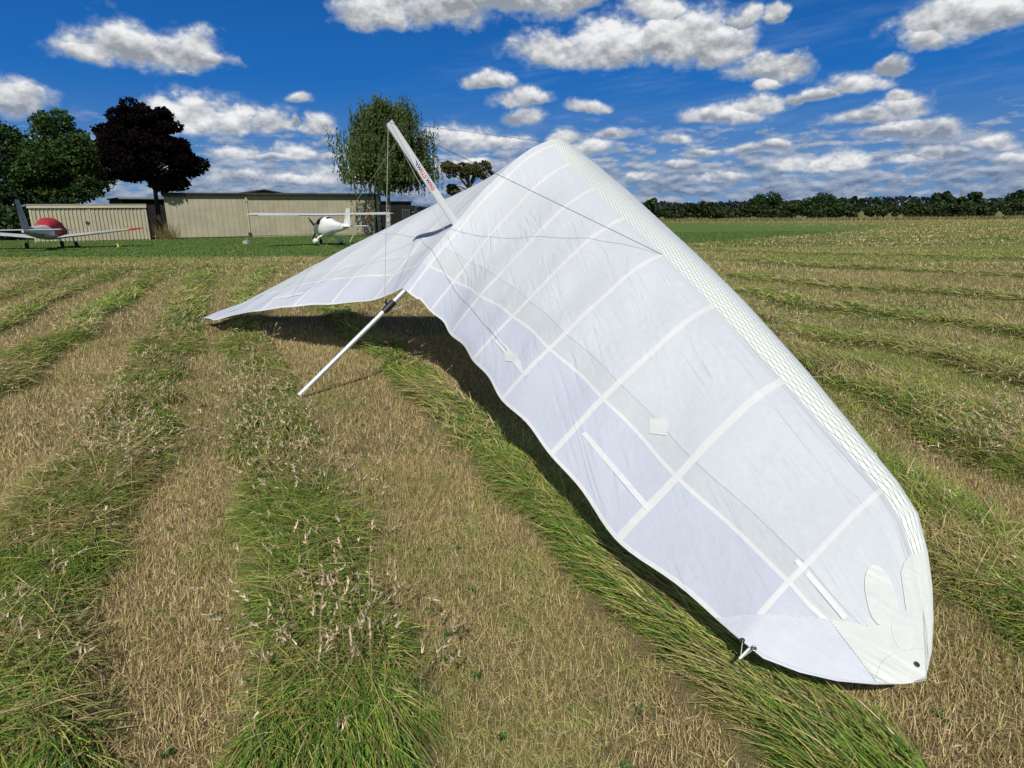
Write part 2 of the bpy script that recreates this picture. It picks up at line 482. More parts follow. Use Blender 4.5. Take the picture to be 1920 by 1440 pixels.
def make_ground():
    def axis(fine_lo, fine_hi, step, far_lo, far_hi):
        c = list(np.arange(fine_lo, fine_hi, step)); s = step
        v = c[-1]
        while v < far_hi: s *= 1.09; v += s; c.append(v)
        s = step; v = c[0]; pre = []
        while v > far_lo: s *= 1.12; v -= s; pre.append(v)
        return np.array(pre[::-1] + c)
    xs = axis(-9, 9, .11, -6000, 6000); ys = axis(-1, 15, .11, -400, 8000)
    X, Y = np.meshgrid(xs, ys); x = X.ravel(); y = Y.ravel()
    msk, ang, grn = row_field(x, y)
    z = terrain_z(x, y)
    nx, ny = len(xs), len(ys)
    i = np.arange(ny - 1)[:, None] * nx + np.arange(nx - 1)[None]
    Q = np.stack([i, i + 1, i + nx + 1, i + nx], -1).reshape(-1, 4)
    gs = green_strip(x, y); fs = far_streak(x, y)
    far = np.maximum(far_zone(x, y), sm(np.abs(x), 9, 14)) * (1 - .9 * gs)
    rowm = msk * (0.4 + .6 * grn)
    mt, t, bs = new_mat('mown_field')
    at_ = t.nodes.new('ShaderNodeVertexColor'); at_.layer_name = 'field'
    sp = t.nodes.new('ShaderNodeSeparateColor'); t.links.new(at_.outputs[0], sp.inputs[0])
    rw, gsn = NX(sp.outputs[0]), NX(sp.outputs[1])
    tc = t.nodes.new('ShaderNodeTexCoord'); ob = tc.outputs['Object']
    mp = t.nodes.new('ShaderNodeMapping'); mp.inputs['Scale'].default_value = (1.0, .45, 1); mp.inputs['Rotation'].default_value = (0, 0, .5)
    t.links.new(ob, mp.inputs[0])
    n1 = NX(noise(ob, 95, 4, .7).outputs[0]); n2 = NX(noise(ob, 1.6, 5, .6).outputs[0]); n3 = NX(noise(mp.outputs[0], 14, 5, .7).outputs[0])
    n4 = NX(noise(ob, .12, 4, .6).outputs[0])
    straw = mixc(n1, (.055, .042, .020), (.30, .235, .12))  # dark end: soil plus the shade between stems, mixed into the colour
    straw = mixc(sstep(n2, .35, .7) * .6, straw, mixc(n1, (.055, .05, .018), (.25, .25, .085)))
    green = mixc(n1, (.035, .055, .013), (.17, .21, .06))
    green = mixc(sstep(n3, .45, .7) * .55, green, (.20, .155, .065))
    def streak(sx_, sy_, lo, hi, rot):
        fm_ = t.nodes.new('ShaderNodeMapping'); fm_.inputs['Scale'].default_value = (sx_, sy_, 1); fm_.inputs['Rotation'].default_value = (0, 0, rot)
        t.links.new(ob, fm_.inputs[0])
        return sstep(NX(noise(fm_.outputs[0], 1.6, 6, .60).outputs[0]), lo, hi)
    fst = nmax(streak(.12, .50, .45, .60, .10), streak(.035, .16, .46, .58, .05) * .9) * NX(sp.outputs[2]) * .80
    # far field: the straw is greener where rows run together
    straw = mixc(NX(sp.outputs[2]) * .45, straw, mixc(n1, (.13, .13, .04), (.33, .32, .12)))
    rw = nmax(rw, fst)
    c = mixc(sstep(rw + (n3 - .5) * .7 + (n2 - .5) * .5, .25, .62), straw, green)
    turf = mixc(n3, (.065, .125, .026), (.115, .175, .042))
    turf = mixc(sstep(n4, .5, .75) * .45, turf, (.15, .145, .05))
    c = mixc(gsn, c, turf)
    t.links.new(c, bs.inputs['Base Color']); bs.inputs['Roughness'].default_value = .9; bs.inputs['Specular IOR Level'].default_value = .1
    bp = t.nodes.new('ShaderNodeBump'); bp.inputs['Strength'].default_value = .7; bp.inputs['Distance'].default_value = .05
    hh = n1 * .5 + n3
    t.links.new(hh.s, bp.inputs['Height']); t.links.new(bp.outputs[0], bs.inputs['Normal'])
    o = mk('ground', np.c_[x, y, z], Q, mt, smooth=True, col={'field': np.c_[rowm, gs, far]})
    tag(o, kind='structure')


make_ground()


# ------------------------------------------------------------------ hang glider (frame: a forward along keel, b to its right, c up)
gk = np.array([0.62811, 0.49361, 0.60152])
p_az, p_el, p_bank = rad(51.83277), rad(36.97446), rad(0.92125)
gk = np.array([math.sin(p_az) * math.cos(p_el), math.cos(p_az) * math.cos(p_el), math.sin(p_el)])
_sd0 = np.array([math.cos(p_az), -math.sin(p_az), 0.0]); _n0 = np.cross(_sd0, gk)
gs_ = math.cos(p_bank) * _sd0 + math.sin(p_bank) * _n0
gn = -math.sin(p_bank) * _sd0 + math.cos(p_bank) * _n0
GE = np.array([-1.71932, 4.87548, 0.03]); KL = 3.41228
GN = GE + KL * gk


def GW(g):
    g = np.asarray(g, float)
    return GN + g[..., 0:1] * gk + g[..., 1:2] * gs_ + g[..., 2:3] * gn


def GL(P):
    d = np.asarray(P, float) - GN
    return np.stack([d @ gk, d @ gs_, d @ gn], -1)


def MIR(g):
    """the same place on the other wing (that wing sits a touch shorter: its frame is not quite square to ours)"""
    g = np.array(g, float); q = (np.abs(g[..., 1]) / 4.4)**2
    g[..., 0] += .31 * q; g[..., 2] -= .20 * q; g[..., 1] *= -1
    return g


U_B = np.array([0, 0.519, 1.129, 1.718, 2.297, 2.889, 3.482, 4.069])         # batten stations, metres from the keel
LE_A = np.array([-0.02, -0.354, -0.729, -1.090, -1.440, -1.812, -2.202, -2.596])
LE_C = np.array([0.055, -0.027, -0.050, -0.070, -0.089, -0.113, -0.140, -0.170])
TE_A = np.array([-2.150, -2.268, -2.478, -2.684, -2.907, -3.102, -3.323, -3.426])
TE_C = np.array([0.030, -0.062, -0.010, 0.063, 0.121, 0.146, 0.157, 0.182])
CAMB = np.array([.110, .098, .086, .080, .068, .055, .042, .028])
WRAP = np.array([1.05, 1.66, 1.68, 1.56, 1.39, 1.22, .96, .54])
VL = np.array([.86, .83, .79, .745, .715, .695, .67, .69]); VD = np.array([.76, .72, .675, .645, .62, .60, .575, .575])
WP = np.array([(0, 0), (.05, -.004), (.10, -.016), (.14, -.036), (.17, -.062), (.19, -.095), (.188, -.122), (.15, -.14), (.05, -.135), (-.20, -.10)])


def cub(xp, fp, x):
    """smooth (monotone-free Hermite) interpolation"""
    xp = np.asarray(xp, float); fp = np.asarray(fp, float); x = np.asarray(x, float)
    d = np.gradient(fp, xp); i = np.clip(np.searchsorted(xp, x) - 1, 0, len(xp) - 2)
    h = xp[i + 1] - xp[i]; t = (x - xp[i]) / h
    return ((2 * t**3 - 3 * t**2 + 1) * fp[i] + (t**3 - 2 * t**2 + t) * h * d[i] + (-2 * t**3 + 3 * t**2) * fp[i + 1] + (t**3 - t**2) * h * d[i + 1])


def camshape(v, p=.27):
    return np.where(v < p, (2 * p * v - v * v) / p**2, ((1 - 2 * p) + 2 * p * v - v * v) / (1 - p)**2)


def plane_px(px, P0, nrm):
    d = px_dir(*px); t = ((P0 - CAM0) @ nrm) / (d @ nrm); return GL(CAM0 + t * d)


_A7 = GW(np.array([LE_A[7], U_B[7], LE_C[7]])); _B7 = GW(np.array([TE_A[7], U_B[7], TE_C[7]])); _T8 = GW(np.array([-3.19, 4.437, -.097]))
_npl = np.cross(_B7 - _A7, _T8 - _A7)
TIP = [((1690, 975), (1432, 1236)), ((1712, 1045), (1500, 1262)), ((1725, 1110), (1570, 1278)), ((1733, 1170), (1640, 1284)), ((1737, 1225), (1695, 1283)), ((1738, 1262), (1737, 1276))]
TIPG = [(plane_px(l, _A7, _npl), plane_px(t_, _A7, _npl)) for l, t_ in TIP]


def sail_station(u):
    """u: batten coordinate 0..7; returns LE point, TE point, camber, wrap"""
    b = np.interp(u, range(8), U_B)
    le = np.array([cub(U_B, LE_A, b), b, cub(U_B, LE_C, b)])
    te = np.array([cub(U_B, TE_A, b), b, cub(U_B, TE_C, b)])
    fr = u - math.floor(u)
    te[0] += 0.020 * math.sin(math.pi * fr)**2 * (1 if u > .5 else .3)      # scalloped trailing edge between battens
    te[2] -= 0.006 * math.sin(math.pi * fr)**2
    return le, te, float(np.interp(u, range(8), CAMB)), float(np.interp(u, range(8), WRAP))


M_MAIN, M_BAND, M_TE, M_TAPE, M_MYLAR, M_TIP, M_SEAM = range(7)


def fabric(name, c, trans=0.22, ribs=0.0, fold=0.25):
    mt, t, bs = new_mat(name)
    uvn = t.nodes.new('ShaderNodeUVMap'); uv = uvn.outputs[0]
    sp = t.nodes.new('ShaderNodeSeparateXYZ'); t.links.new(uv, sp.inputs[0]); x, y = NX(sp.outputs[0]), NX(sp.outputs[1])
    crink = noise(uv, 26, 6, .72, dist=.6); big = noise(uv, 2.2, 4, .55)
    # diagonal folds running back from the leading edge
    fv = comb(x * 0.8, (y - x * .12) * 5.0, 0.0)
    fo = noise(fv, 1.5, 3, .5, dist=.35)
    k = NX(crink.outputs[0]); bg_ = NX(big.outputs[0]); fn = NX(fo.outputs[0])
    lo = tuple(v * .92 for v in c)
    col = mixc(sstep(k * .5 + bg_ * .5, .35, .65), lo, c)
    if ribs:
        w = NX.m('SINE', y * 2 * math.pi / .0075) * .5 + .5
        col = mixc(w * ribs, col, tuple(v * .78 for v in c))
    bs.inputs['Roughness'].default_value = .55; bs.inputs['Specular IOR Level'].default_value = .3
    t.links.new(col, bs.inputs['Base Color'])
    ridge = NX.m('ABSOLUTE', fn - .5)
    hh = sstep(ridge, .0, .09) * fold * 1.1 * sstep(bg_, .38, .66) + k * .13
    bp = t.nodes.new('ShaderNodeBump'); bp.inputs['Strength'].default_value = .9; bp.inputs['Distance'].default_value = .018
    t.links.new(hh.s, bp.inputs['Height']); t.links.new(bp.outputs[0], bs.inputs['Normal'])
    tr = t.nodes.new('ShaderNodeBsdfTranslucent'); t.links.new(col, tr.inputs[0]); t.links.new(bp.outputs[0], tr.inputs['Normal'])
    mx = t.nodes.new('ShaderNodeMixShader'); mx.inputs[0].default_value = trans
    t.links.new(bs.outputs[0], mx.inputs[1]); t.links.new(tr.outputs[0], mx.inputs[2])
    t.links.new(mx.outputs[0], t.nodes['Material Output'].inputs[0])
    return mt


def mylar_mat():
    mt, t, bs = new_mat('laminate_netting')
    uvn = t.nodes.new('ShaderNodeUVMap'); sp = t.nodes.new('ShaderNodeSeparateXYZ'); t.links.new(uvn.outputs[0], sp.inputs[0])
    s_, c_ = NX(sp.outputs[0]), NX(sp.outputs[1])
    nz = NX(noise(uvn.outputs[0], 9, 3, .5).outputs[0])
    wob = (nz - .5) * .010
    def fam(sg):
        q = NX.m('FRACT', (c_ + wob + s_ * (sg * .20)) / .023 + 50.0)
        return 1.0 - sstep(NX.m('ABSOLUTE', q - .5), .04, .09)
    net = nmax(fam(1), fam(-1))
    base = mixc(nz, (.66, .71, .67), (.74, .78, .74))
    t.links.new(mixc(net * .68, base, (.085, .085, .055)), bs.inputs['Base Color'])
    bs.inputs['Roughness'].default_value = .3; bs.inputs['Coat Weight'].default_value = .15
    return mt


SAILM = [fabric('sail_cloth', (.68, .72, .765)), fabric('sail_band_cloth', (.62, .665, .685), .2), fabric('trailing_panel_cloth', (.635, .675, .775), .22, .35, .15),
         fabric('seam_tape', (.745, .755, .76), .16, 0, .1), mylar_mat(), fabric('tip_dacron', (.71, .74, .715), .2, 0, .3), fabric('dark_seam', (.50, .54, .58), .2)]  # last entry: darker cloth of the thin overlapped seam


def build_sail(sgn, parent):
    hw = .018
    us = []
    for i in range(8):
        bi = U_B[i]
        h = hw / (U_B[1] - U_B[0]) if i == 0 else hw / .58
        if i == 0: us += [0, .09, .17, .23]
        else: us += [i - h, i + h if i < 7 else 7 + 1e-4]
        if i < 7:
            lo, hi = (i + h if i else .23), i + 1 - h
            us += list(np.linspace(lo, hi, 11)[1:-1])
    us = sorted(set(np.round(us, 5)))
    us = [min(u, 7.0) for u in us]
    rows = []; info = []
    nw = len(WP)
    for u in us:
        le, te, cb, wr = sail_station(u)
        vd = float(np.interp(u, range(8), VD)); vl = float(np.interp(u, range(8), VL)); ch = math.hypot(te[0] - le[0], te[2] - le[2])
        e1 = .003 / ch; e2 = .009 / ch; e3 = .018 / ch
        v = np.concatenate([np.linspace(0, .3, 9)[:-1], np.linspace(.3, vd - e1, 8), [vd + e1], np.linspace(vd + e1, vl - e2, 4)[1:], [vl + e2], np.linspace(vl + e2, 1 - e3, 6)[1:], [1.0]])
        P = le[None] + (te - le)[None] * v[:, None]; P[:, 2] += cb * camshape(v)
        # quilting: cloth sags a little between battens, plus small real wrinkles
        fr = u - math.floor(u); sag = math.sin(math.pi * fr)**2
        P[:, 2] += (-.008 * sag * np.sin(math.pi * np.clip(v, 0, 1))) if u > 1 else 0
        slope = cb * 2 / .27 / ch
        W = np.array([(le[0] + w[0] * wr, le[1], le[2] + w[1] * wr - max(w[0], 0) * slope * wr * .8) for j, w in enumerate(WP)])
        row = np.concatenate([W[::-1], P[1:]]); rows.append(row)
        sdist = u * .70
        cum = np.concatenate([[0], np.cumsum(np.linalg.norm(np.diff(W, axis=0), axis=1))]) * .84
        info.append(np.concatenate([np.c_[np.full(nw, sdist), cum[::-1]], np.c_[np.full(len(v) - 1, le[1]), v[1:] * ch]]))
    nv = len(rows[0]); n7 = len(rows)
    nmain = nv - nw + 1
    i7 = info[-1]; W7 = rows[-1]
    # tip cap stations: same number of points, wrap collapses
    le7, te7, cb7, wr7 = sail_station(7.0)
    vv = np.linspace(0, 1, nmain)
    for j, (l, t_) in enumerate(TIPG):
        k = 1 - (j + 1) / len(TIPG)
        v = (np.asarray(info[-1 - j if j == 0 else n7 - 1][nw - 1:, 1]) / info[n7 - 1][-1, 1])
        v[0] = 0
        P = l[None] + (t_ - l)[None] * v[:, None]; P[:, 2] += cb7 * camshape(v) * k + .006 * k
        wk = wr7 * k**.8
        W = np.array([(l[0] + w[0] * wk * .8, l[1] + .25 * max(w[0], 0) * wk, l[2] + w[1] * wk) for w in WP])
        rows.append(np.concatenate([W[::-1], P[1:]]))
        s7 = 7 * .70
        info.append(np.concatenate([np.c_[np.full(nw, s7 + .09 * (j + 1)), info[n7 - 1][:nw, 1]], np.c_[np.full(nmain - 1, l[1]), info[n7 - 1][nw:, 1]]]))
    R = np.array(rows); UV = np.array(info)
    # soft real wrinkles in the cloth
    bb = R[..., 1]; aa = R[..., 0]
    wave = (fbm(bb * 3.2 + aa * 2.0, aa * 1.1, 41, 3) - .5)
    depthmask = np.zeros(R.shape[:2]); depthmask[:, nw + 2:-1] = 1
    R[..., 2] += wave * .034 * depthmask
    V = R.reshape(-1, 3).copy()
    if sgn < 0: V = MIR(V)
    V = GW(V)
    nu = len(rows)
    Fc = []; FM = []
    def region(iu, iv):
        ucen = (us[iu] + us[iu + 1]) / 2 if iu + 1 < n7 else 7.5
        j = iv - (nw - 1)                      # panel row index behind the netting edge
        if iu >= n7 - 1:
            t7 = iu - (n7 - 1)
            if j < 0: return M_MYLAR if t7 < 2 else M_TIP
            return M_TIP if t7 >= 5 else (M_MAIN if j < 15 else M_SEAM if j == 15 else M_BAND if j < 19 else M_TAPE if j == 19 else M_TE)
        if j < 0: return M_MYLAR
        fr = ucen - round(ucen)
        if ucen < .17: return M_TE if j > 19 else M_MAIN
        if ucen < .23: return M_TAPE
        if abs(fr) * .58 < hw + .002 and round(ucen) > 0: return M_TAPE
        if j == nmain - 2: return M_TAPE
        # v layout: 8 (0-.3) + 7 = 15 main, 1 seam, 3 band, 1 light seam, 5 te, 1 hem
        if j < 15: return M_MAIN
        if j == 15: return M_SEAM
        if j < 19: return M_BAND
        if j == 19: return M_TAPE
        return M_TE
    for iu in range(nu - 1):
        for iv in range(nv - 1):
            a = iu * nv + iv
            q = (a, a + 1, a + nv + 1, a + nv)
            Fc.append(q if sgn > 0 else q[::-1]); FM.append(region(iu, iv))
    o = mk('sail_panel', V, np.array(Fc), SAILM, parent, FM, True, uv=UV.reshape(-1, 2))
    return o, V, Fc


glider = empty('hang_glider', (0, 0, 0), 0, 'white hang glider parked nose up on the mown grass with bare upper rigging and kingpost', 'hang glider')
sailR, VR, FR = build_sail(1, glider)
sailL, VL_, FL = build_sail(-1, glider)
bvhR = BVHTree.FromPolygons([tuple(v) for v in VR], FR)


def on_sail(px, lift=.004):
    d = px_dir(*px); h = bvhR.ray_cast(Vector(CAM0), Vector(d))
    if h[0] is None: return None
    n_ = h[1]
    if n_.dot(Vector(d)) > 0: n_ = -n_
    return np.array(h[0] + n_ * lift)


def on_edge(px, lift=.004):
    """like on_sail, stepping inwards when the point falls just off the edge"""
    for k in range(40):
        P = on_sail((px[0] + k * 1.0, px[1] - k * 1.2), lift)
        if P is not None: return P
    return None


def drape(name, quad, matl, n=8, lift=.004, m2=8, grow=None):
    """a patch sewn on the sail: four corners seen on the right panel, draped; and its twin on the left"""
    q = [np.array(c, float) for c in quad]; V = []
    for i in range(n + 1):
        for j in range(m2 + 1):
            s, t = i / n, j / m2
            p = (q[0] * (1 - s) + q[1] * s) * (1 - t) + (q[3] * (1 - s) + q[2] * s) * t
            h = on_sail(p, lift); cen = sum(q) / 4
            for q_ in range(1, 20):
                if h is not None: break
                h = on_sail(p + (cen - p) * q_ / 20, lift)
            V.append(h)
    V = np.array(V)
    Fq = [(i * (m2 + 1) + j, i * (m2 + 1) + j + 1, (i + 1) * (m2 + 1) + j + 1, (i + 1) * (m2 + 1) + j) for i in range(n) for j in range(m2)]
    g = GL(V)
    mk(name, V, Fq, matl, sailR, smooth=True, uv=g[:, [1, 0]])
    g2 = MIR(g)
    mk(name, GW(g2), [f[::-1] for f in Fq], matl, sailL, smooth=True, uv=g[:, [1, 0]])


def drape_disc(name, c, rx, ry, rot, matl, lift=.005, n=20, rings=5, tongue=False):
    V = []; cc = on_sail(c, lift); V.append(cc)
    for r_ in range(1, rings + 1):
        for k in range(n):
            a = 2 * math.pi * k / n; x = rx * math.cos(a) * r_ / rings; y = ry * math.sin(a) * r_ / rings
            if tongue and y > 0: x *= 1 + .25 * y / ry
            p = (c[0] + x * math.cos(rot) - y * math.sin(rot), c[1] + x * math.sin(rot) + y * math.cos(rot))
            h = on_sail(p, lift); V.append(h if h is not None else V[-n] if len(V) > n else cc)
    Fc = [(0, 1 + k, 1 + (k + 1) % n) for k in range(n)]
    for r_ in range(rings - 1):
        for k in range(n):
            a = 1 + r_ * n; Fc.append((a + k, a + n + k, a + n + (k + 1) % n, a + (k + 1) % n))
    V = np.array(V); g = GL(V)
    mk(name, V, Fc, matl, sailR, smooth=True, uv=g[:, [1, 0]])
    g2 = MIR(g)
    mk(name, GW(g2), [f[::-1] for f in Fc], matl, sailL, smooth=True, uv=g[:, [1, 0]])


tapem, tipm = SAILM[M_TAPE], SAILM[M_TIP]
drape('reinforcing_patch', [(1217, 785), (1251, 786), (1250, 818), (1218, 814)], tipm, lift=.005)
drape('reinforcing_tape', [(1091, 815), (1099, 810), (1219, 950), (1210, 957)], tapem, 14, .004, 2)
drape('reinforcing_tape', [(927, 640), (936, 634), (996, 700), (985, 708)], tapem, 10, .004, 2)
drape('reinforcing_tape', [(1489, 1055), (1497, 1050), (1588, 1157), (1578, 1162)], tapem, 10, .005, 2)
drape('luff_pad', [(945, 658), (973, 665), (966, 680), (948, 678)], tipm, 4, .005, 4)
def drape_strip(name, top, bot, matl, lift=.003, n=24, m2=10):
    """a sewn panel between two drawn edges, draped on the right panel; its twin on the left"""
    def res(pts):
        pts = np.array(pts, float); return np.stack([cub(range(len(pts)), pts[:, i], np.linspace(0, len(pts) - 1, n + 1)) for i in (0, 1)], 1)
    T_, B_ = res(top), res(bot); cen = (T_.mean(0) + B_.mean(0)) / 2; V = []
    for i in range(n + 1):
        for j in range(m2 + 1):
            p = T_[i] + (B_[i] - T_[i]) * j / m2; h = None
            for q_ in range(0, 20):
                h = on_sail(p + (cen - p) * q_ / 30, lift)
                if h is not None: break
            V.append(h)
    V = np.array(V); Fq = [(i * (m2 + 1) + j, i * (m2 + 1) + j + 1, (i + 1) * (m2 + 1) + j + 1, (i + 1) * (m2 + 1) + j) for i in range(n) for j in range(m2)]
    g = GL(V); g2 = MIR(g)
    mk(name, V, Fq, matl, sailR, smooth=True, uv=g[:, [1, 0]])
    mk(name, GW(g2), [f[::-1] for f in Fq], matl, sailL, smooth=True, uv=g[:, [1, 0]])


stitchm = mat('stitching_cream', (.60, .55, .42), .8, 0, .2, 60)


def stitch(pts, lift):
    """a line of zigzag stitching"""
    pts = np.array(pts, float); n = 46
    P = np.stack([cub(range(len(pts)), pts[:, i], np.linspace(0, len(pts) - 1, n + 1)) for i in (0, 1)], 1)
    W_ = [on_sail(p, lift) for p in P]; W_ = [w for w in W_ if w is not None]
    for sg, par in ((1, sailR), (-1, sailL)):
        Q = GL(np.array(W_)); Q = GW(Q if sg > 0 else MIR(Q)); mb = MB()
        for i in range(0, len(Q) - 1):
            if i % 2 == 0: mb.tube([Q[i], Q[i] + (Q[i + 1] - Q[i]) * .85], .0009, 4)
        mb.build('stitching', stitchm, par)


tipte = fabric('tip_panel_cloth', (.655, .69, .76), .2, 0, .1)
drape_strip('tip_panel', [(1345, 1160), (1400, 1154), (1460, 1153), (1520, 1157), (1554, 1163)], [(1356, 1172), (1396, 1206), (1460, 1240), (1550, 1268), (1640, 1279)], tipte, .0022)
drape_strip('tip_panel', [(1554, 1163), (1600, 1168), (1640, 1176), (1690, 1150), (1727, 1120)], [(1643, 1279), (1668, 1280), (1690, 1281), (1712, 1278), (1733, 1268)], tipm, .0028)
drape_strip('tip_panel', [(1688, 1075), (1698, 1050), (1710, 1040), (1722, 1060)], [(1700, 1160), (1710, 1155), (1720, 1152), (1731, 1150)], tipm, .0033, 12)
drape_disc('tip_patch', (1650, 1118), 27, 60, rad(-14), tipm, .0037, tongue=True)
drape_disc('tip_patch', (1690, 1185), 19, 36, rad(-12), tipm, .0042)
stitch([(1345, 1161), (1400, 1156), (1460, 1155), (1520, 1159), (1600, 1170), (1640, 1178)], .0036)
stitch([(1556, 1165), (1590, 1208), (1620, 1245), (1640, 1270)], .0040)
stitch([(1640, 1272), (1655, 1240), (1690, 1222), (1732, 1216)], .0050)


steel = mat('wire_steel', (.10, .10, .10), .4, .6, 0, 5)
wirew = mat('coated_wire', (.42, .42, .40), .45, .2, 0, 5)
alu = mat('aluminium_tube', (.66, .67, .67), .48, .65, .10, 22)
blackm = mat('black_plastic', (.012, .012, .013), .5, 0, .2, 30)
postw = mat('painted_post_white', (.58, .60, .60), .32, 0, .03, 6)
redm = mat('decal_red', (.55, .018, .02), .4, 0, .03, 6)
bluem = mat('decal_blue', (.02, .05, .32), .4, 0, .03, 6)
darkm = mat('decal_black', (.02, .02, .03), .4, 0, .03, 6)
ring = mat('grommet_steel', (.22, .23, .24), .35, .9, .1, 40)

# grommets on the tip
def grommet(px, r=.006):
    P = on_edge(px, .006); d = px_dir(*px); P2 = on_edge((px[0] + (6 if px[0] < 1600 else -6), px[1] - 8), .006); P3 = on_edge((px[0] + 2, px[1] - 14), .006)
    u = (P2 - P); u /= np.linalg.norm(u); w = (P3 - P) - ((P3 - P) @ u) * u; w /= np.linalg.norm(w); nn = np.cross(u, w)
    if nn @ d > 0: nn = -nn
    for sg, par in ((1, sailR), (-1, sailL)):
        mb = MB(); V = []; ns, nt = 20, 8
        for i in range(ns):
            a = 2 * math.pi * i / ns; e = u * math.cos(a) + w * math.sin(a)
            for j in range(nt):
                b = 2 * math.pi * j / nt; V.append(P + e * (r + r * .42 * math.cos(b)) + nn * (r * .35 * math.sin(b)))
        V = np.array(V)
        if sg < 0: V = GW(MIR(GL(V)))
        mb.add(V, [(i * nt + j, ((i + 1) % ns) * nt + j, ((i + 1) % ns) * nt + (j + 1) % nt, i * nt + (j + 1) % nt) for i in range(ns) for j in range(nt)])
        c = P + nn * .001; Vd = [c + (u * math.cos(2 * math.pi * i / ns) + w * math.sin(2 * math.pi * i / ns)) * r for i in range(ns)]
        Vd = np.array(Vd)
        if sg < 0: Vd = GW(MIR(GL(Vd)))
        mb.add(Vd, [tuple(range(ns))], 1)
        mb.build('grommet', [ring, blackm], par, True)


for q in ((1391, 1202), (1413, 1217), (1717, 1247)): grommet(q)

# batten tip held by a cord at the wing tip
for sg, par in ((1, sailR), (-1, sailL)):
    def gg(P):
        g = GL(P).copy()
        if sg < 0: g = MIR(g)
        return GW(g)
    Pa = on_edge((1391, 1203), .008); Pb = on_edge((1413, 1218), .008)
    d0 = px_dir(1388, 1236); Pc = CAM0 + d0 * (np.linalg.norm(Pa - CAM0) + .005)
    mb = MB(); mb.tube([gg(Pa), gg(Pc)], .0014, 6); mb.tube([gg(Pb), gg(Pc)], .0014, 6); mb.build('batten_cord', wirew, par)
    Pd = CAM0 + px_dir(1406, 1215) * (np.linalg.norm(Pb - CAM0) + .012); Pe = CAM0 + px_dir(1386, 1235) * (np.linalg.norm(Pb - CAM0) + .01)
    MB().tube([gg(Pd), gg(Pe)], .0045, 10).build('batten_end', alu, par, True)

# keel tube, sleeve, end cap
def K(t, c=0, b=0): return GW(np.array([t - KL, b, c]))
MB().tube([K(0.02), K(1.0)], .0205, 20).tube([K(.95), K(KL - .03)], .0225, 20).build('keel_tube', alu, glider, True)
sl_ = MB().tube([K(.985), K(.99), K(1.05), K(1.12), K(1.125)], [.021, .026, .030, .028, .022], 18).build('keel_sleeve', blackm, glider, True)
MB().tube([K(1.06, .02), K(1.06, .05), K(1.09, .065)], [.010, .012, .008], 10).build('rigging_hook', blackm, sl_, True)
MB().tube([K(1.02, -.02, .02), K(1.0, -.045, .03), K(1.05, -.05, .03)], .005, 8).build('rigging_hook', blackm, sl_, True)
MB().tube([K(0), K(.035)], [.0185, .0215], 20).build('end_cap', mat('grey_plastic', (.5, .51, .5), .5), glider, True)
lp = [K(1.06 + .10 * math.sin(t * math.pi), -.03 - .05 * math.sin(t * math.pi), .03 + .02 * t) for t in np.linspace(0, 1, 12)]
MB().tube(lp, .0025, 6).build('wire_loop', wirew, glider, True)

# kingpost: streamlined white post with printed lettering
KB = 0.5982 * KL - KL; KPL = 1.125
KC, KT = .037, .0155                                     # half chord, half thickness
def kp_sec(h, k=1.0):
    return [GW(np.array([KB + KC * k * math.cos(a), KT * k * math.sin(a) * (1 + .15 * math.cos(a)), h])) for a in np.linspace(0, 2 * math.pi, 25)[:-1]]
post = MB().loft([kp_sec(.055), kp_sec(.06), kp_sec(KPL - .02), kp_sec(KPL)]).build('kingpost', postw, glider, True)
MB().loft([kp_sec(KPL, .96), kp_sec(KPL + .012, .9)]).tube([GW(np.array([KB - .05, 0, KPL - .01])), GW(np.array([KB - .03, 0, KPL + .012]))], .012, 10).build('post_cap', [blackm], post, True)
MB().loft([kp_sec(.012, .9), kp_sec(.058, .96)]).build('post_foot', blackm, post, True)
mbk = MB()
for s_ in (-1, 1):
    V = [GW(np.array([KB + a, s_ * .026, c])) for a, c in ((-.05, .0), (.05, .0), (.04, .09), (-.04, .09))] + [GW(np.array([KB + a, s_ * .021, c])) for a, c in ((-.05, .0), (.05, .0), (.04, .09), (-.04, .09))]
    mbk.add(V, [(0, 1, 2, 3), (7, 6, 5, 4), (0, 4, 5, 1), (1, 5, 6, 2), (2, 6, 7, 3), (3, 7, 4, 0)])
mbk.build('post_bracket', mat('bracket_grey', (.35, .35, .34), .5, .4), glider)
# dark slot in the sail the post stands in
MB().tube([K(.5982 * KL - .07, .045), K(.5982 * KL + .10, .055)], .012, 8).build('slot_zip', blackm, glider, True)

def stroke(mb, pts, w, h0, size, mi, side=1):
    """lettering stroke in post coordinates: x runs down the post, y towards its front edge"""
    pts = [np.array(p, float) for p in pts]
    for i in range(len(pts) - 1):
        a, b = pts[i], pts[i + 1]; d = b - a; L = np.linalg.norm(d); d /= L; nn = np.array([-d[1], d[0]])
        a2 = a - d * w * .35; b2 = b + d * w * .35; ns = max(2, int(L * 3))
        for q in range(ns):
            c0 = a2 + (b2 - a2) * q / ns; c1 = a2 + (b2 - a2) * (q + 1) / ns
            V = []
            for c in (c0 + nn * w / 2, c1 + nn * w / 2, c1 - nn * w / 2, c0 - nn * w / 2):
                hh = h0 - c[0] * size; yy = (c[1] - .5) * size * 1.05
                ca = max(-.99, min(.99, yy / KC)); aa = math.acos(ca)
                th = KT * math.sin(aa) * (1 + .15 * ca)
                V.append(GW(np.array([KB + yy, side * (th + .0007 + .0002 * (mi + 1)), hh])))
            mb.add(V, [(0, 1, 2, 3)], mi)


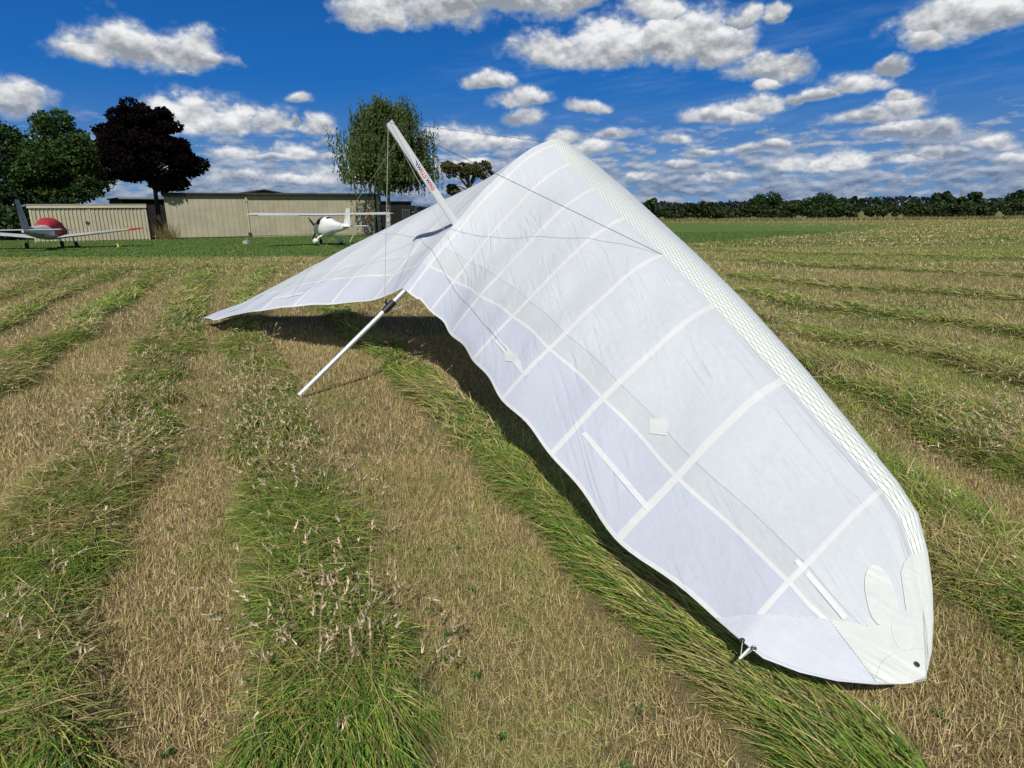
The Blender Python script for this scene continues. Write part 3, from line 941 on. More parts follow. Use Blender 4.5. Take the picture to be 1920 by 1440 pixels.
for side in (1,):
    mb = MB(); H0 = KPL - .352; SZ = .036
    Lw = [(0, 1), (.35, 0), (.62, .72), (.9, 0), (1.3, 1)]
    x = 0.0
    def sh(pts, dx): return [(px_ + dx, py_) for px_, py_ in pts]
    # leading swoosh of the W, then slanted letters
    seq = [('W', 2), ('I', 0), ('L', 0), ('L', 0), ('S', 0), (' ', 0), ('W', 2), ('I', 0), ('N', 0), ('G', 0)]
    GLY = {'W': ([[(0, .95), (.28, .05), (.55, .7), (.82, .05), (1.15, .75)]], 1.18), 'I': ([[(.12, 0), (.25, .78)]], .36),
           'L': ([[(.22, .78), (.1, 0), (.5, 0)]], .58), 'S': ([[(.62, .78), (.2, .78), (.16, .42), (.54, .38), (.5, 0), (.06, 0)]], .72), ' ': ([], .30),
           'N': ([[(.06, 0), (.18, .78), (.5, 0), (.64, .78)]], .78), 'G': ([[(.66, .78), (.22, .78), (.08, 0), (.54, 0), (.6, .4), (.38, .4)]], .8)}
    for ch, mi in seq:
        st_, adv = GLY[ch]
        for s_ in st_: stroke(mb, sh(s_, x), .15, H0 - .055, SZ, mi, side)
        x += adv
    mb.build('lettering', [redm, bluem, darkm], post)
    mb = MB()
    stroke(mb, [(-.55, .72), (-.05, .62)], .10, H0 - .02, SZ, 0, side)
    stroke(mb, [(.0, .70), (.75, .42)], .24, H0 - .02, SZ, 1, side)
    stroke(mb, [(.45, .5), (.72, .05)], .20, H0 - .02, SZ, 1, side)
    stroke(mb, [(.05, .5), (.50, .56)], .08, H0 - .02, SZ, 0, side)
    mb.build('emblem', [redm, bluem, darkm], post)

# wires
KTOP = GW(np.array([KB, 0, KPL + .005]))
def wire(name, A, B, r=.0020, sag=0.0, m_=None, par=None):
    A = np.asarray(A); B = np.asarray(B)
    P = [A + (B - A) * t - np.array([0, 0, sag * math.sin(math.pi * t)]) for t in np.linspace(0, 1, 13 if sag else 2)]
    return MB().tube(P, r, 6).build(name, m_ or steel, par or glider, True)


wire('front_wire', KTOP, GW(np.array([-.02, 0, .03])), .0017)
Pr = on_sail((1241, 478), .004); g_ = GL(Pr); Pl = GW(MIR(g_))
wire('side_wire', KTOP, Pr); wire('side_wire', KTOP, Pl)
wire('rear_wire', KTOP, K(1.06, .06), .0022, 0, wirew)
J = KTOP - gn * .16 - gk * .03
wire('luff_line', KTOP, J, .0030, 0, wirew)
Lr = on_sail((952, 660), .008); g_ = GL(Lr); Ll = GW(MIR(g_))
wire('luff_line', J, Lr, .0016, .0, wirew); wire('luff_line', J, Ll, .0016, .0, wirew)
# control frame under the sail
apex = K(.63 * KL, -.04); BBL = 1.555
cR = apex + (-gn) * BBL + gs_ * .74 + gk * -.02; cL = apex + (-gn) * BBL - gs_ * .74 + gk * -.02
for c_ in (cR, cL): c_[2] = max(c_[2], .03)
for c_ in (cR, cL):
    MB().tube([apex, c_], .015, 12).build('down_tube', alu, glider, True)
    MB().tube([c_ - gs_ * .001 - np.array([0, 0, .02]), c_ + np.array([0, 0, .05])], .028, 10).build('corner_fitting', blackm, glider, True)
    wire('lower_rear_wire', c_, K(1.04, -.02))
    wire('lower_front_wire', c_, GW(np.array([-.03, 0, -.06])))
MB().tube([cL, cR], .014, 12).build('base_bar', alu, glider, True)
for sg in (1, -1):
    L4 = GW(np.array([LE_A[4] - .02, sg * U_B[4], LE_C[4] - .10]))
    MB().tube([K(.60 * KL, -.06), L4], .022, 12).build('cross_tube', alu, glider, True)
    wire('lower_side_wire', cR if sg > 0 else cL, L4)
    MB().tube([GW(np.array([-.02 - .05, sg * .03, -.07])), GW(np.array([LE_A[7] - .02, sg * U_B[7], LE_C[7] - .13]))], .025, 14).build('leading_edge_tube', alu, glider, True)


# ------------------------------------------------------------------ grass: stubble, cut rows, seed heads
SHADE = 1.0


def scatter(n, y0, y1, margin=.6):
    """uniform points of the ground between two distances, inside the widened field of view"""
    w1 = .86 * y1 + margin
    y = np.sqrt(rng.uniform(y0**2, y1**2, n)); x = rng.uniform(-1, 1, n) * (.86 * y + margin)
    # a thinner border either side and behind, so that the sward goes on past the frame
    dens = .42 * n / (.86 * (y1**2 - y0**2) + 2 * margin * (y1 - y0)); B = 2.4; ya = .2 if y0 < 1.5 else y0
    k = int(dens * 2 * B * (y1 - ya)); y2 = rng.uniform(ya, y1, k); x2 = (.86 * y2 + margin + rng.uniform(0, B, k)) * np.where(rng.random(k) < .5, -1, 1)
    x = np.concatenate([x, x2]); y = np.concatenate([y, y2])
    if y0 < 1.5:
        k = int(dens * 3.4 * (y0 - ya)); x = np.concatenate([x, rng.uniform(-1.7, 1.7, k)]); y = np.concatenate([y, rng.uniform(ya, y0, k)])
    return x, y


def blades(x, y, z, phi, elev, bend, L, w, col, nseg):
    """curved tapering blades; elev is the start angle above the ground, bend is how far it droops"""
    n = len(x); ts = np.linspace(0, 1, nseg + 1)
    P = np.zeros((n, nseg + 1, 3)); P[:, 0] = np.c_[x, y, z]
    cph, sph = np.cos(phi), np.sin(phi)
    for i in range(nseg):
        e = elev - bend * (i + .5) / nseg
        st = L / nseg
        P[:, i + 1, 0] = P[:, i, 0] + st * np.cos(e) * cph
        P[:, i + 1, 1] = P[:, i, 1] + st * np.cos(e) * sph
        P[:, i + 1, 2] = P[:, i, 2] + st * np.sin(e)
    tw = rng.uniform(-.7, .7, n)                    # blade faces are turned at random
    sx, sy, sz = -sph * np.cos(tw), cph * np.cos(tw), np.sin(tw)
    side = np.stack([sx, sy, sz], -1)
    V = np.zeros((n, 2 * nseg + 1, 3), np.float32)
    for i in range(nseg):
        hw = (w / 2 * (1 - .55 * (i / nseg)**1.5))[:, None]
        V[:, 2 * i] = P[:, i] - side * hw; V[:, 2 * i + 1] = P[:, i] + side * hw
    V[:, 2 * nseg] = P[:, nseg]
    nv = 2 * nseg + 1; b = (np.arange(n) * nv)[:, None]
    T = []
    for i in range(nseg - 1):
        T += [(2 * i, 2 * i + 1, 2 * i + 3), (2 * i, 2 * i + 3, 2 * i + 2)]
    T.append((2 * nseg - 2, 2 * nseg - 1, 2 * nseg))
    Fq = np.concatenate([b + np.array(t)[None] for t in T])
    C = np.repeat(col[:, None], nv, 1).reshape(-1, 3)
    return V.reshape(-1, 3), Fq, C


def pal(colors, n, p=None):
    c = np.array(colors, float); i = rng.choice(len(c), n, p=p); k = rng.uniform(.50, 1.45, n)[:, None]
    return c[i] * k


STRAW = [(.57, .425, .225), (.49, .355, .18), (.35, .245, .12), (.66, .54, .33), (.46, .41, .16), (.33, .345, .105)]
OLIVE = [(.31, .30, .095), (.24, .27, .075), (.35, .30, .13), (.18, .23, .055), (.40, .33, .17)]
GREEN = [(.15, .265, .032), (.20, .30, .040), (.10, .21, .028), (.28, .335, .055), (.36, .36, .09), (.085, .20, .040)]
HAY = [(.50, .385, .18), (.41, .30, .125), (.58, .46, .25), (.38, .34, .105), (.25, .27, .06)]


def under_sail(x, y, z):
    """free height between the ground and the sail above each point (9 where there is no sail)"""
    h = np.full(len(x), 9.0); I = np.nonzero((x > -1.6) & (x < 2.2) & (y > 1.2) & (y < 8))[0]
    up = Vector((0, 0, 1))
    for i in I:
        q = bvhR.ray_cast(Vector((x[i], y[i], z[i] - .05)), up, 1.0)
        if q[0] is not None: h[i] = q[3] - .05
    return h


class Acc:
    def __init__(s): s.V = []; s.F = []; s.C = []; s.n = 0
    def add(s, V, Fq, C): s.V.append(V); s.F.append(Fq + s.n); s.C.append(C); s.n += len(V)
    def build(s, name, m_): return mk(name, np.concatenate(s.V), np.concatenate(s.F), m_, col={'tint': np.concatenate(s.C)})


def grassmat():
    mt, t, bs = new_mat('grass_blades')
    at_ = t.nodes.new('ShaderNodeVertexColor'); at_.layer_name = 'tint'
    t.links.new(at_.outputs[0], bs.inputs['Base Color'])
    bs.inputs['Roughness'].default_value = .55; bs.inputs['Specular IOR Level'].default_value = .25
    tr = t.nodes.new('ShaderNodeBsdfTranslucent'); t.links.new(at_.outputs[0], tr.inputs[0])
    mx = t.nodes.new('ShaderNodeMixShader'); mx.inputs[0].default_value = .22
    t.links.new(bs.outputs[0], mx.inputs[1]); t.links.new(tr.outputs[0], mx.inputs[2])
    t.links.new(mx.outputs[0], t.nodes['Material Output'].inputs[0])
    return mt


GM = grassmat()


def stubble():
    A = Acc()
    for (n, y0, y1, L0, L1, w0, w1, seg) in ((340000, 1.15, 3.6, .022, .060, .0014, .0032, 2), (270000, 3.6, 7.5, .03, .075, .003, .006, 1), (180000, 7.5, 16, .04, .09, .005, .010, 1), (130000, 16, 34, .06, .12, .012, .024, 1), (130000, 34, 118, .10, .20, .05, .11, 1)):
        x, y = scatter(n, y0, y1); n = len(x)
        m_, an, gr = row_field(x, y); gs_m = green_strip(x, y)
        keep = (rng.random(n) > m_ * .85) & (rng.random(n) > gs_m * .99)
        x, y, m_, an = x[keep], y[keep], m_[keep], an[keep]; k = len(x)
        z = terrain_z(x, y) - .004
        ph = rng.uniform(0, 2 * math.pi, k)
        patch = fbm(x * 1.1, y * 1.1, 51, 3); p2 = fbm(x * .35 + 9, y * .35, 57, 2)
        up = rng.random(k) < .68
        el = np.where(up, rng.uniform(.6, 1.45, k), rng.uniform(.03, .5, k))
        L = rng.uniform(L0, L1, k) * np.where(up, 1, 1.5)
        c = pal(STRAW, k, [.22, .24, .18, .12, .14, .10])
        g = pal(OLIVE, k)
        rgt = sm(x - .12 * y, .8, 2.2)
        mixg = sm(patch * .7 + p2 * .3 + .07 * rgt + rng.normal(0, .10, k), .47, .68)[:, None] * .75
        c = c * (1 - mixg) + g * mixg
        fsn = far_streak(x, y) * far_zone(x, y)
        c = c * (1 - .7 * fsn[:, None]) + pal(GREEN, k) * (.7 * fsn[:, None])
        A.add(*blades(x, y, z, ph, el, rng.uniform(-.3, .8, k), L, rng.uniform(w0, w1, k), c, seg))
    tag(A.build('stubble_grass', GM), 'short dry straw coloured stubble of the mown field', 'grass', kind='stuff')


def rows():
    A = Acc(); H = Acc()
    for (n, y0, y1, L0, L1, w0, w1, seg, dens) in ((330000, 1.1, 3.4, .05, .20, .0016, .0038, 3, 1), (270000, 3.4, 7.5, .07, .22, .003, .0065, 3, 1), (170000, 7.5, 18, .10, .26, .007, .015, 2, 1), (70000, 18, 34, .12, .3, .018, .035, 1, 1), (90000, 34, 118, .15, .35, .05, .10, 1, 1)):
        x, y = scatter(n, y0, y1, 1.2); n = len(x)
        m_, an, gr = row_field(x, y)
        fsn = far_streak(x, y) * far_zone(x, y) * .9 * (1 - green_strip(x, y))
        pick = rng.random(n) < np.maximum(m_**.8, fsn)
        # some loose hay strewn over the stubble
        loose = (~pick) & (rng.random(n) < .05) & (green_strip(x, y) < .2)
        # stray green tufts in the stubble
        tuft = sm(fbm(x * 2.3 + 40, y * 2.3, 99, 3), .60, .72) * .5
        pick = pick | ((rng.random(n) < tuft) & (green_strip(x, y) < .2))
        loose = loose & ~pick
        pick = pick | loose
        x, y, m_, an, gr, lo = x[pick], y[pick], m_[pick], an[pick], gr[pick], loose[pick]; k = len(x)
        thick = .045 * m_ * (.5 + fbm(x * 2.2, y * 2.2, 71, 2))
        z = terrain_z(x, y) + rng.uniform(-.01, 1, k) * thick
        combed = sm(fbm(x * .9 + 3, y * .9, 77, 2), .42, .62)              # stretches where all stems lie one way
        flow = an + 1.1 * (fbm(x * .8, y * .8, 81, 2) - .5) * 2
        flow = np.where(x > 1.2, flow, flow + math.pi * (fbm(x * .3, y * .3, 83, 1) > .5))
        ph = flow + rng.normal(0, 1, k) * (.25 + 1.05 * (1 - combed))
        el = np.abs(rng.normal(0, .20, k)) + .03 + .50 * (1 - combed) * rng.random(k)**1.5
        el = np.where(lo, rng.uniform(.02, .25, k), el)
        L = rng.uniform(L0, L1, k) * (.45 + .55 * m_); L = np.where(lo, L * .5, L)
        gmix = fbm(x * 1.7 + 5, y * 1.7, 61, 4) * .50 + fbm(x * 6.5, y * 6.5, 63, 2) * .28 + gr * .22
        c = pal(GREEN, k)
        hay = pal(HAY, k); olv = pal(OLIVE, k)
        f1 = (rng.random(k) < 1.04 - sm(gmix, .40, .64) * .80)[:, None]
        right = sm(x - .12 * y, 1.0, 2.0)
        f1 = f1 | (rng.random(k) < .10 * right)[:, None]
        c = np.where(f1, np.where(rng.random(k)[:, None] < .5, hay, olv), c)
        c = np.where(lo[:, None], hay * .9, c)
        if y0 < 7:
            fh = under_sail(x, y, z); el = np.where(fh < .6, np.minimum(el, np.arcsin(np.clip((fh - .05) / L, .02, 1))), el); L = np.where(fh < .10, L * .3, L)
        A.add(*blades(x, y, z, ph, el, rng.uniform(.1, 1.0, k), L, rng.uniform(w0, w1, k), c, seg))
    tag(A.build('cut_grass_rows', GM), 'green and hay coloured cut grass lying in long rows on the mown field', 'grass', kind='stuff')
    # seed heads: a stem with a feathery spindle of small husks
    n = 60000
    x, y = scatter(n, 1.15, 9.0, 1.0); n = len(x)
    m_, an, gr = row_field(x, y)
    hot = sm(fbm(x * 1.2 + 2, y * 1.2, 91, 2), .50, .68) * m_ + .10 * m_
    gz_ = terrain_z(x, y); fh = np.minimum.reduce([under_sail(x + a, y + b, gz_) for a, b in ((0, 0), (.2, 0), (-.2, 0), (0, .2), (0, -.2))])
    hot = hot * (fh > 1)
    pick = rng.random(n) < hot * .80 * np.clip(3.5 / y, .35, 1.2)
    x, y, m_, an = x[pick], y[pick], m_[pick], an[pick]; k = len(x)
    ph = an + rng.normal(0, .7, k); el = np.abs(rng.normal(.35, .35, k)); L = rng.uniform(.15, .36, k)
    z = terrain_z(x, y) + .03 + .05 * rng.random(k)
    c = pal([(.34, .25, .13), (.28, .19, .09), (.22, .20, .07)], k)
    H.add(*blades(x, y, z, ph, el, np.full(k, .5), L, np.full(k, .0022), c, 3))
    # head position: end of the stem
    e1 = [el - .5 * (i + .5) / 3 for i in range(3)]
    hx = x + sum(L / 3 * np.cos(e) for e in e1) * np.cos(ph); hy = y + sum(L / 3 * np.cos(e) for e in e1) * np.sin(ph); hz = z + sum(L / 3 * np.sin(e) for e in e1)
    nh = 9
    for j in range(nh):
        q = j / nh; HL = rng.uniform(.035, .075, k)
        bx = hx - np.cos(ph) * HL * (q - .2); by = hy - np.sin(ph) * HL * (q - .2); bz = hz - np.sin(el - .4) * HL * (q - .2)
        cc = pal([(.52, .41, .28), (.44, .33, .21), (.36, .25, .16), (.58, .49, .34)], k)
        H.add(*blades(bx, by, bz, ph + rng.normal(0, .55, k), el - .4 + rng.normal(0, .5, k), np.zeros(k), HL * .38 * (1.1 - .5 * abs(q - .5)), np.full(k, .0065), cc, 1))
    tag(H.build('seed_heads', GM), 'pale dry seed heads scattered through the cut grass rows', 'grass', kind='stuff')


def strip_turf():
    A = Acc(); n = 200000
    x, y = scatter(n, 24, 62, 1); n = len(x)
    gs_m = green_strip(x, y); keep = rng.random(n) < gs_m
    x, y = x[keep], y[keep]; k = len(x)
    c = pal([(.085, .16, .032), (.11, .18, .04), (.07, .13, .028), (.15, .19, .055)], k)
    A.add(*blades(x, y, base_z(x, y), rng.uniform(0, 6.28, k), rng.uniform(.4, 1.4, k), np.zeros(k), rng.uniform(.03, .08, k), rng.uniform(.03, .06, k), c, 1))
    tag(A.build('strip_turf', GM), 'smooth green close mown grass strip in front of the hangars', 'grass', kind='stuff')
    # broad leaved weeds in the near stubble
    W = Acc(); n = 150
    x, y = scatter(n, 1.2, 5.0); n = k = len(x)
    for j in range(6):
        ph = rng.uniform(0, 6.28, k)
        W.add(*blades(x, y, terrain_z(x, y) + .012, ph, rng.uniform(.05, .5, k), np.full(k, .3), rng.uniform(.012, .035, k), rng.uniform(.008, .02, k), pal([(.04, .10, .03), (.05, .12, .025)], k), 2))
    tag(W.build('clover_leaves', GM), 'small broad green leaves low in the stubble', 'plant', kind='stuff')


stubble(); rows(); strip_turf()


# ------------------------------------------------------------------ trees and hedges
def leaf_cloud(P, size, flat=0.0, droop=None):
    """one pointed leaf-spray quad per point"""
    n = len(P); d = rng.normal(0, 1, (n, 3)); d[:, 2] *= (1 - flat)
    if droop is not None: d = d * .35 + np.array([0, 0, -1.0]) * droop
    d /= np.linalg.norm(d, axis=1)[:, None]
    e = rng.normal(0, 1, (n, 3)); e -= (e * d).sum(1)[:, None] * d; e /= np.linalg.norm(e, axis=1)[:, None]
    s = (size * rng.uniform(.6, 1.35, n))[:, None]
    V = np.stack([P - d * s * .5, P + e * s * .32 - d * s * .05, P + d * s * .5, P - e * s * .32 + d * s * .06], 1)
    i = np.arange(n)[:, None] * 4
    Fq = np.concatenate([i + np.array([0, 1, 2])[None], i + np.array([0, 2, 3])[None]])
    return V.reshape(-1, 3).astype(np.float32), Fq


def blob_points(blobs, n, hollow=.55):
    vol = np.array([b[3] * b[4] * b[5] for b in blobs])**.8; k = rng.multinomial(n, vol / vol.sum()); out = []
    for b, m_ in zip(blobs, k):
        d = rng.normal(0, 1, (m_, 3)); d /= np.linalg.norm(d, axis=1)[:, None]
        r = rng.uniform(hollow**3, 1, m_)**(1 / 3) * (1 + rng.normal(0, .07, m_))
        # gather into sprays so that gaps open between them
        P = d * r[:, None]; out.append(P * np.array(b[3:6]) + np.array(b[:3]))
    return np.concatenate(out)


def clump(P, amount, scale):
    """thin out leaves where a coarse noise is low: gaps in the crown"""
    q = fbm(P[:, 0] / scale + P[:, 2] / scale * .7, P[:, 1] / scale + P[:, 2] / scale * .9, 13, 3)
    return P[q > amount]


def tree(name, base, H, blobs, nleaf, size, lm, bark, label, cat='tree', group=None, trunk_r=.25, limbs=True, gap=.34, gscale=.9, flat=.25, trunk_top=.6, twigs=60):
    global rng
    rng = np.random.default_rng(int(abs(base[0]) * 100) + 11)
    blobs = blobs() if callable(blobs) else blobs
    t = empty(name, base, 0, label, cat, group)
    mb = MB(); top = np.array([0, 0, H * trunk_top]); lean = rng.normal(0, .02 * H, 2)
    pts = [(0, 0, -.3)] + [(lean[0] * q * q, lean[1] * q * q, H * trunk_top * q) for q in (.12, .3, .5, .75, 1.0)]
    mb.tube(pts, [trunk_r * 1.35, trunk_r, trunk_r * .85, trunk_r * .72, trunk_r * .55, trunk_r * .3], 9)
    if limbs:
        for b in blobs:
            z0 = min(H * trunk_top * .9, max(H * .22, b[2] - b[5] * 1.3)); q = z0 / (H * trunk_top)
            s = np.array([lean[0] * q * q, lean[1] * q * q, z0]); e = np.array(b[:3]); mid = (s + e) / 2 + np.array([0, 0, .12 * H * .3])
            mb.tube([s, s * .6 + mid * .4, mid, e], [trunk_r * .42, trunk_r * .34, trunk_r * .24, trunk_r * .07], 6)
    mb.build('trunk', bark, t, True)
    P = clump(blob_points(blobs, nleaf), gap, gscale)
    V, Fq = leaf_cloud(P, size, flat)
    zc = (P[:, 2] - P[:, 2].min()) / max(1e-3, np.ptp(P[:, 2]))
    tint = np.clip(fbm(P[:, 0] * .9 + 50, P[:, 2] * .9 + P[:, 1] * .5, 23, 2) * 1.1 - .1 + rng.normal(0, .22, len(P)), 0, 1)
    mk('crown', V, Fq, lm, t, col={'tint': np.repeat(np.c_[tint, tint, tint], 4, 0)})
    return t


def rblobs(n, cx, cz, rx, rz, br, squash=.8, ry=None):
    """small lobes spread through one ellipsoidal crown"""
    out = []; ry = ry or rx
    for i in range(n):
        d = rng.normal(0, 1, 3); d /= np.linalg.norm(d); r = rng.uniform(.35, 1)**.6
        b = br * rng.uniform(.65, 1.25)
        out.append((cx + d[0] * (rx - b * .7) * r, d[1] * (ry - b * .7) * r, cz + d[2] * (rz - b * .6) * r, b, b, b * squash))
    return out


bark = mat('bark_grey_brown', (.10, .078, .055), .9, 0, .4, 6, .6)
bark_dark = mat('bark_dark', (.035, .026, .02), .95, 0, .4, 6, .6)
birchbark = mat('bark_birch', (.34, .32, .29), .8, 0, .6, 3.5, .3)
lm_dark = leafmat('leaves_dark_green', (.012, .032, .008), (.034, .072, .016), .25)
lm_green = leafmat('leaves_mid_green', (.018, .048, .010), (.055, .105, .022), .28)
lm_purple = leafmat('leaves_copper_purple', (.0032, .0024, .003), (.009, .0045, .005), .05, rough=.9)
lm_birch = leafmat('leaves_birch', (.034, .062, .013), (.105, .150, .040), .3)
lm_oak = leafmat('leaves_oak_bronze', (.040, .052, .010), (.125, .105, .030), .3)
lm_hedge = leafmat('leaves_hedge', (.014, .030, .008), (.050, .075, .020), .25)
lm_far = leafmat('leaves_far_wood', (.012, .022, .020), (.026, .040, .034), .2)


def base_at(px, depth):
    """ground point in the direction of an image column at a given depth"""
    d = px_dir(px, 440); x = d[0] / d[1] * depth
    return (x, depth, float(base_z(np.array(x), np.array(depth))))


def zpx(py, px, depth):
    """height above the local ground of an image row at a depth"""
    return float(at(px, py, depth)[2] - base_z(0, depth))


b0 = base_at(22, 61)
tree('broadleaf_tree', b0, 11.0, lambda: rblobs(60, -1.0, 6.0, 6.2, 4.7, 1.5), 42000, .30, lm_dark, bark, 'darkest broad green tree cut by the left edge of the photo', 'tree', 'trees behind the parked aircraft')
b0 = base_at(148, 62)
tree('broadleaf_tree', b0, 11.6, lambda: rblobs(48, -.1, 6.1, 4.4, 4.1, 1.4) + rblobs(12, -.8, 9.9, 2.1, 1.9, .95), 42000, .29, lm_green, bark, 'tall green tree with a pointed top rising behind the small ribbed shed', 'tree', 'trees behind the parked aircraft')
b0 = base_at(303, 57)
tree('copper_beech', b0, 11.8, lambda: rblobs(60, -.1, 7.0, 4.75, 3.6, 1.05, .6) + rblobs(18, -.3, 9.4, 3.4, 2.2, .9, .7), 60000, .25, lm_purple, bark_dark, 'dark purple leaved tree with a bare forked trunk between the two hangars', 'tree', 'trees behind the parked aircraft', trunk_r=.24, gap=.31, trunk_top=.62)
b0 = base_at(880, 92)
tree('bronze_oak', b0, 9.8, lambda: rblobs(9, -1.2, 7.6, 2.8, 1.9, 1.0, .6) + rblobs(9, 2.0, 7.6, 2.6, 1.6, 1.0, .6) + rblobs(8, -.6, 5.0, 3.4, 1.6, 1.0, .55), 16000, .30, lm_oak, bark, 'small bronze green open tree seen just above the left wing', gap=.40, trunk_r=.28, gscale=1.1)

# weeping birch: strands of small leaves hang from a rounded crown
bb = base_at(731, 57.5)
bt = empty('weeping_birch', bb, 0, 'weeping birch with pale trunk and hanging strands beside the large hangar', 'tree')
mb = MB(); mb.tube([(0, 0, -.3), (-.04, 0, 1.2), (.05, 0, 3.0), (-.05, 0, 5.5), (.08, .1, 8.5), (.1, .1, 11.0)], [.26, .21, .18, .15, .09, .03], 10)
ends = []
for i in range(64):
    a = rng.uniform(0, 2 * math.pi); z0 = rng.uniform(3.6, 9.3)
    R_ = (4.5 * math.sqrt(max(.05, 1 - (max(0, z0 + 1.2 - 5.6) / 6.0)**2))) * rng.uniform(.45, 1.0)
    e = (R_ * math.cos(a), R_ * math.sin(a), min(11.3 - .12 * R_**2, z0 + rng.uniform(.8, 2.6)))
    mb.tube([(0, 0, z0), (e[0] * .45, e[1] * .45, (z0 + e[2]) / 2 + .35), e], [.065, .045, .012], 5); ends.append(e)
mb.build('trunk', birchbark, bt, True)
P = []
for e in ends:
    for j in range(84):
        q = rng.uniform(.15, 1.10); s = np.array([e[0] * q, e[1] * q, e[2] - (1 - q) * .9 + rng.normal(0, .3)]) + rng.normal(0, .30, 3)
        ln = rng.uniform(.7, 2.2) * (1.8 if rng.random() < .3 else 1); m_ = int(ln / .15)
        dx = rng.normal(0, .06, 2)
        for k in range(m_):
            zz = s[2] - k * .15
            if zz < 3.3 + 1.6 * abs(math.sin(e[0] * 2.1 + e[1])): break
            P.append((s[0] + dx[0] * k * .15 + rng.normal(0, .05), s[1] + dx[1] * k * .15 + rng.normal(0, .05), zz))
P = np.array(P); V, Fq = leaf_cloud(P, .21, 0, droop=.7)
tint = np.clip(fbm(P[:, 0] * 1.1, P[:, 2] * .5 + P[:, 1], 29, 2) + rng.normal(0, .25, len(P)) - .05, 0, 1)
mk('crown', V, Fq, lm_birch, bt, col={'tint': np.repeat(np.c_[tint, tint, tint], 4, 0)})


def bush(name, x, y, blobs, n, size, lm, label, cat='bush', group=None):
    t = empty(name, (x, y, float(base_z(np.array(x), np.array(y)))), 0, label, cat, group)
    P = clump(blob_points(blobs, n, .4), .25, .8); P = P[P[:, 2] > -.1]
    V, Fq = leaf_cloud(P, size, .1)
    tint = np.clip(fbm(P[:, 0] * .9, P[:, 2] + P[:, 1], 33, 2) + rng.normal(0, .25, len(P)), 0, 1)
    mk('foliage', V, Fq, lm, t, col={'tint': np.repeat(np.c_[tint, tint, tint], 4, 0)})
    return t


b0 = base_at(15, 57)
bush('dark_thicket', b0[0], b0[1], rblobs(18, -1.2, 1.4, 4.0, 1.7, 1.2, .8, 1.5), 6500, .38, lm_dark, 'dark thicket under the trees left of the small shed')
b0 = base_at(122, 70)
bush('round_bush', b0[0], b0[1], rblobs(8, 0, 2.4, 1.4, 1.4, .9), 2200, .35, lm_dark, 'rounded dark bush top showing above the small shed roof')
# dry reeds between the hangars
mbv = []; n = 260; x_ = rng.normal(0, .42, n); y_ = rng.normal(0, .3, n)
Vr, Fr, Cr = blades(x_, y_, np.zeros(n) - .05, rng.uniform(0, 6.28, n), rng.uniform(1.0, 1.5, n), rng.uniform(0, .6, n), rng.uniform(.7, 1.9, n), np.full(n, .03), pal([(.30, .20, .10), (.22, .15, .07), (.16, .16, .05)], n), 3)
b0 = base_at(312, 54.5)
o = mk('dry_reeds', Vr, Fr, GM, None, col={'tint': Cr}); o.location = b0
tag(o, 'tall dry brown reeds at the near corner of the large hangar', 'plant')


# ------------------------------------------------------------------ hangars and sheds
tan_w = mat('ribbed_steel_beige', (.335, .31, .22), .6, .0, .07, 1.2)
tan_l = mat('painted_board_beige', (.315, .29, .205), .7, .0, .08, .9)
tan_t = mat('beige_trim', (.40, .365, .26), .6, 0, .05, 2)
roof_d = mat('dark_roof_felt', (.035, .036, .036), .85, 0, .25, 2)
black_w = mat('black_timber', (.009, .009, .008), .9, 0, .4, 2)
green_d = mat('dark_green_steel', (.045, .055, .042), .7, 0, .1, 1)
glass_d = mat('dark_glass', (.03, .035, .04), .08, 0, .05, 2)
steel_g = mat('galvanised', (.38, .39, .39), .45, .5, .1, 6)
orange = mat('sign_orange', (.62, .30, .03), .5, 0, .04, 4)
ink = mat('sign_black', (.02, .02, .02), .5, 0, .04, 4)
sred = mat('sign_red', (.42, .03, .015), .5, 0, .04, 4)
white_p = mat('white_paint', (.78, .79, .80), .25, 0, .03, 3)
pipe_w = mat('white_plastic', (.72, .72, .70), .4, 0, .05, 6)


def frame_obj(name, A, B, label, cat, group=None):
    """an Empty at A whose local X runs towards B"""
    e = bpy.data.objects.new(name, None); COL.objects.link(e); e.empty_display_size = .3
    e.location = (A[0], A[1], A[2]); e.rotation_euler = (0, 0, math.atan2(B[1] - A[1], B[0] - A[0]))
    tag(e, label, cat, group); return e


def ribbed(x0, x1, z0, z1, pitch, depth, y=0.0, rib=.35, lean=0.0):
    """vertical ribs as real relief, facing -Y; each rib is a raised tooth"""
    mb = MB(); xs = []; x = x0
    while x < x1 - 1e-6:
        w = min(pitch, x1 - x); xs += [(x, y), (x + w * (1 - rib) - .001, y), (x + w * (1 - rib) + .02, y - depth), (x + w - .02, y - depth)]
        x += w
    xs.append((x1, y))
    V = [(a, b, z) for z in (z0, z1) for a, b in xs]; n = len(xs)
    mb.add(V, [(i, i + 1, n + i + 1, n + i) for i in range(n - 1)])
    return mb


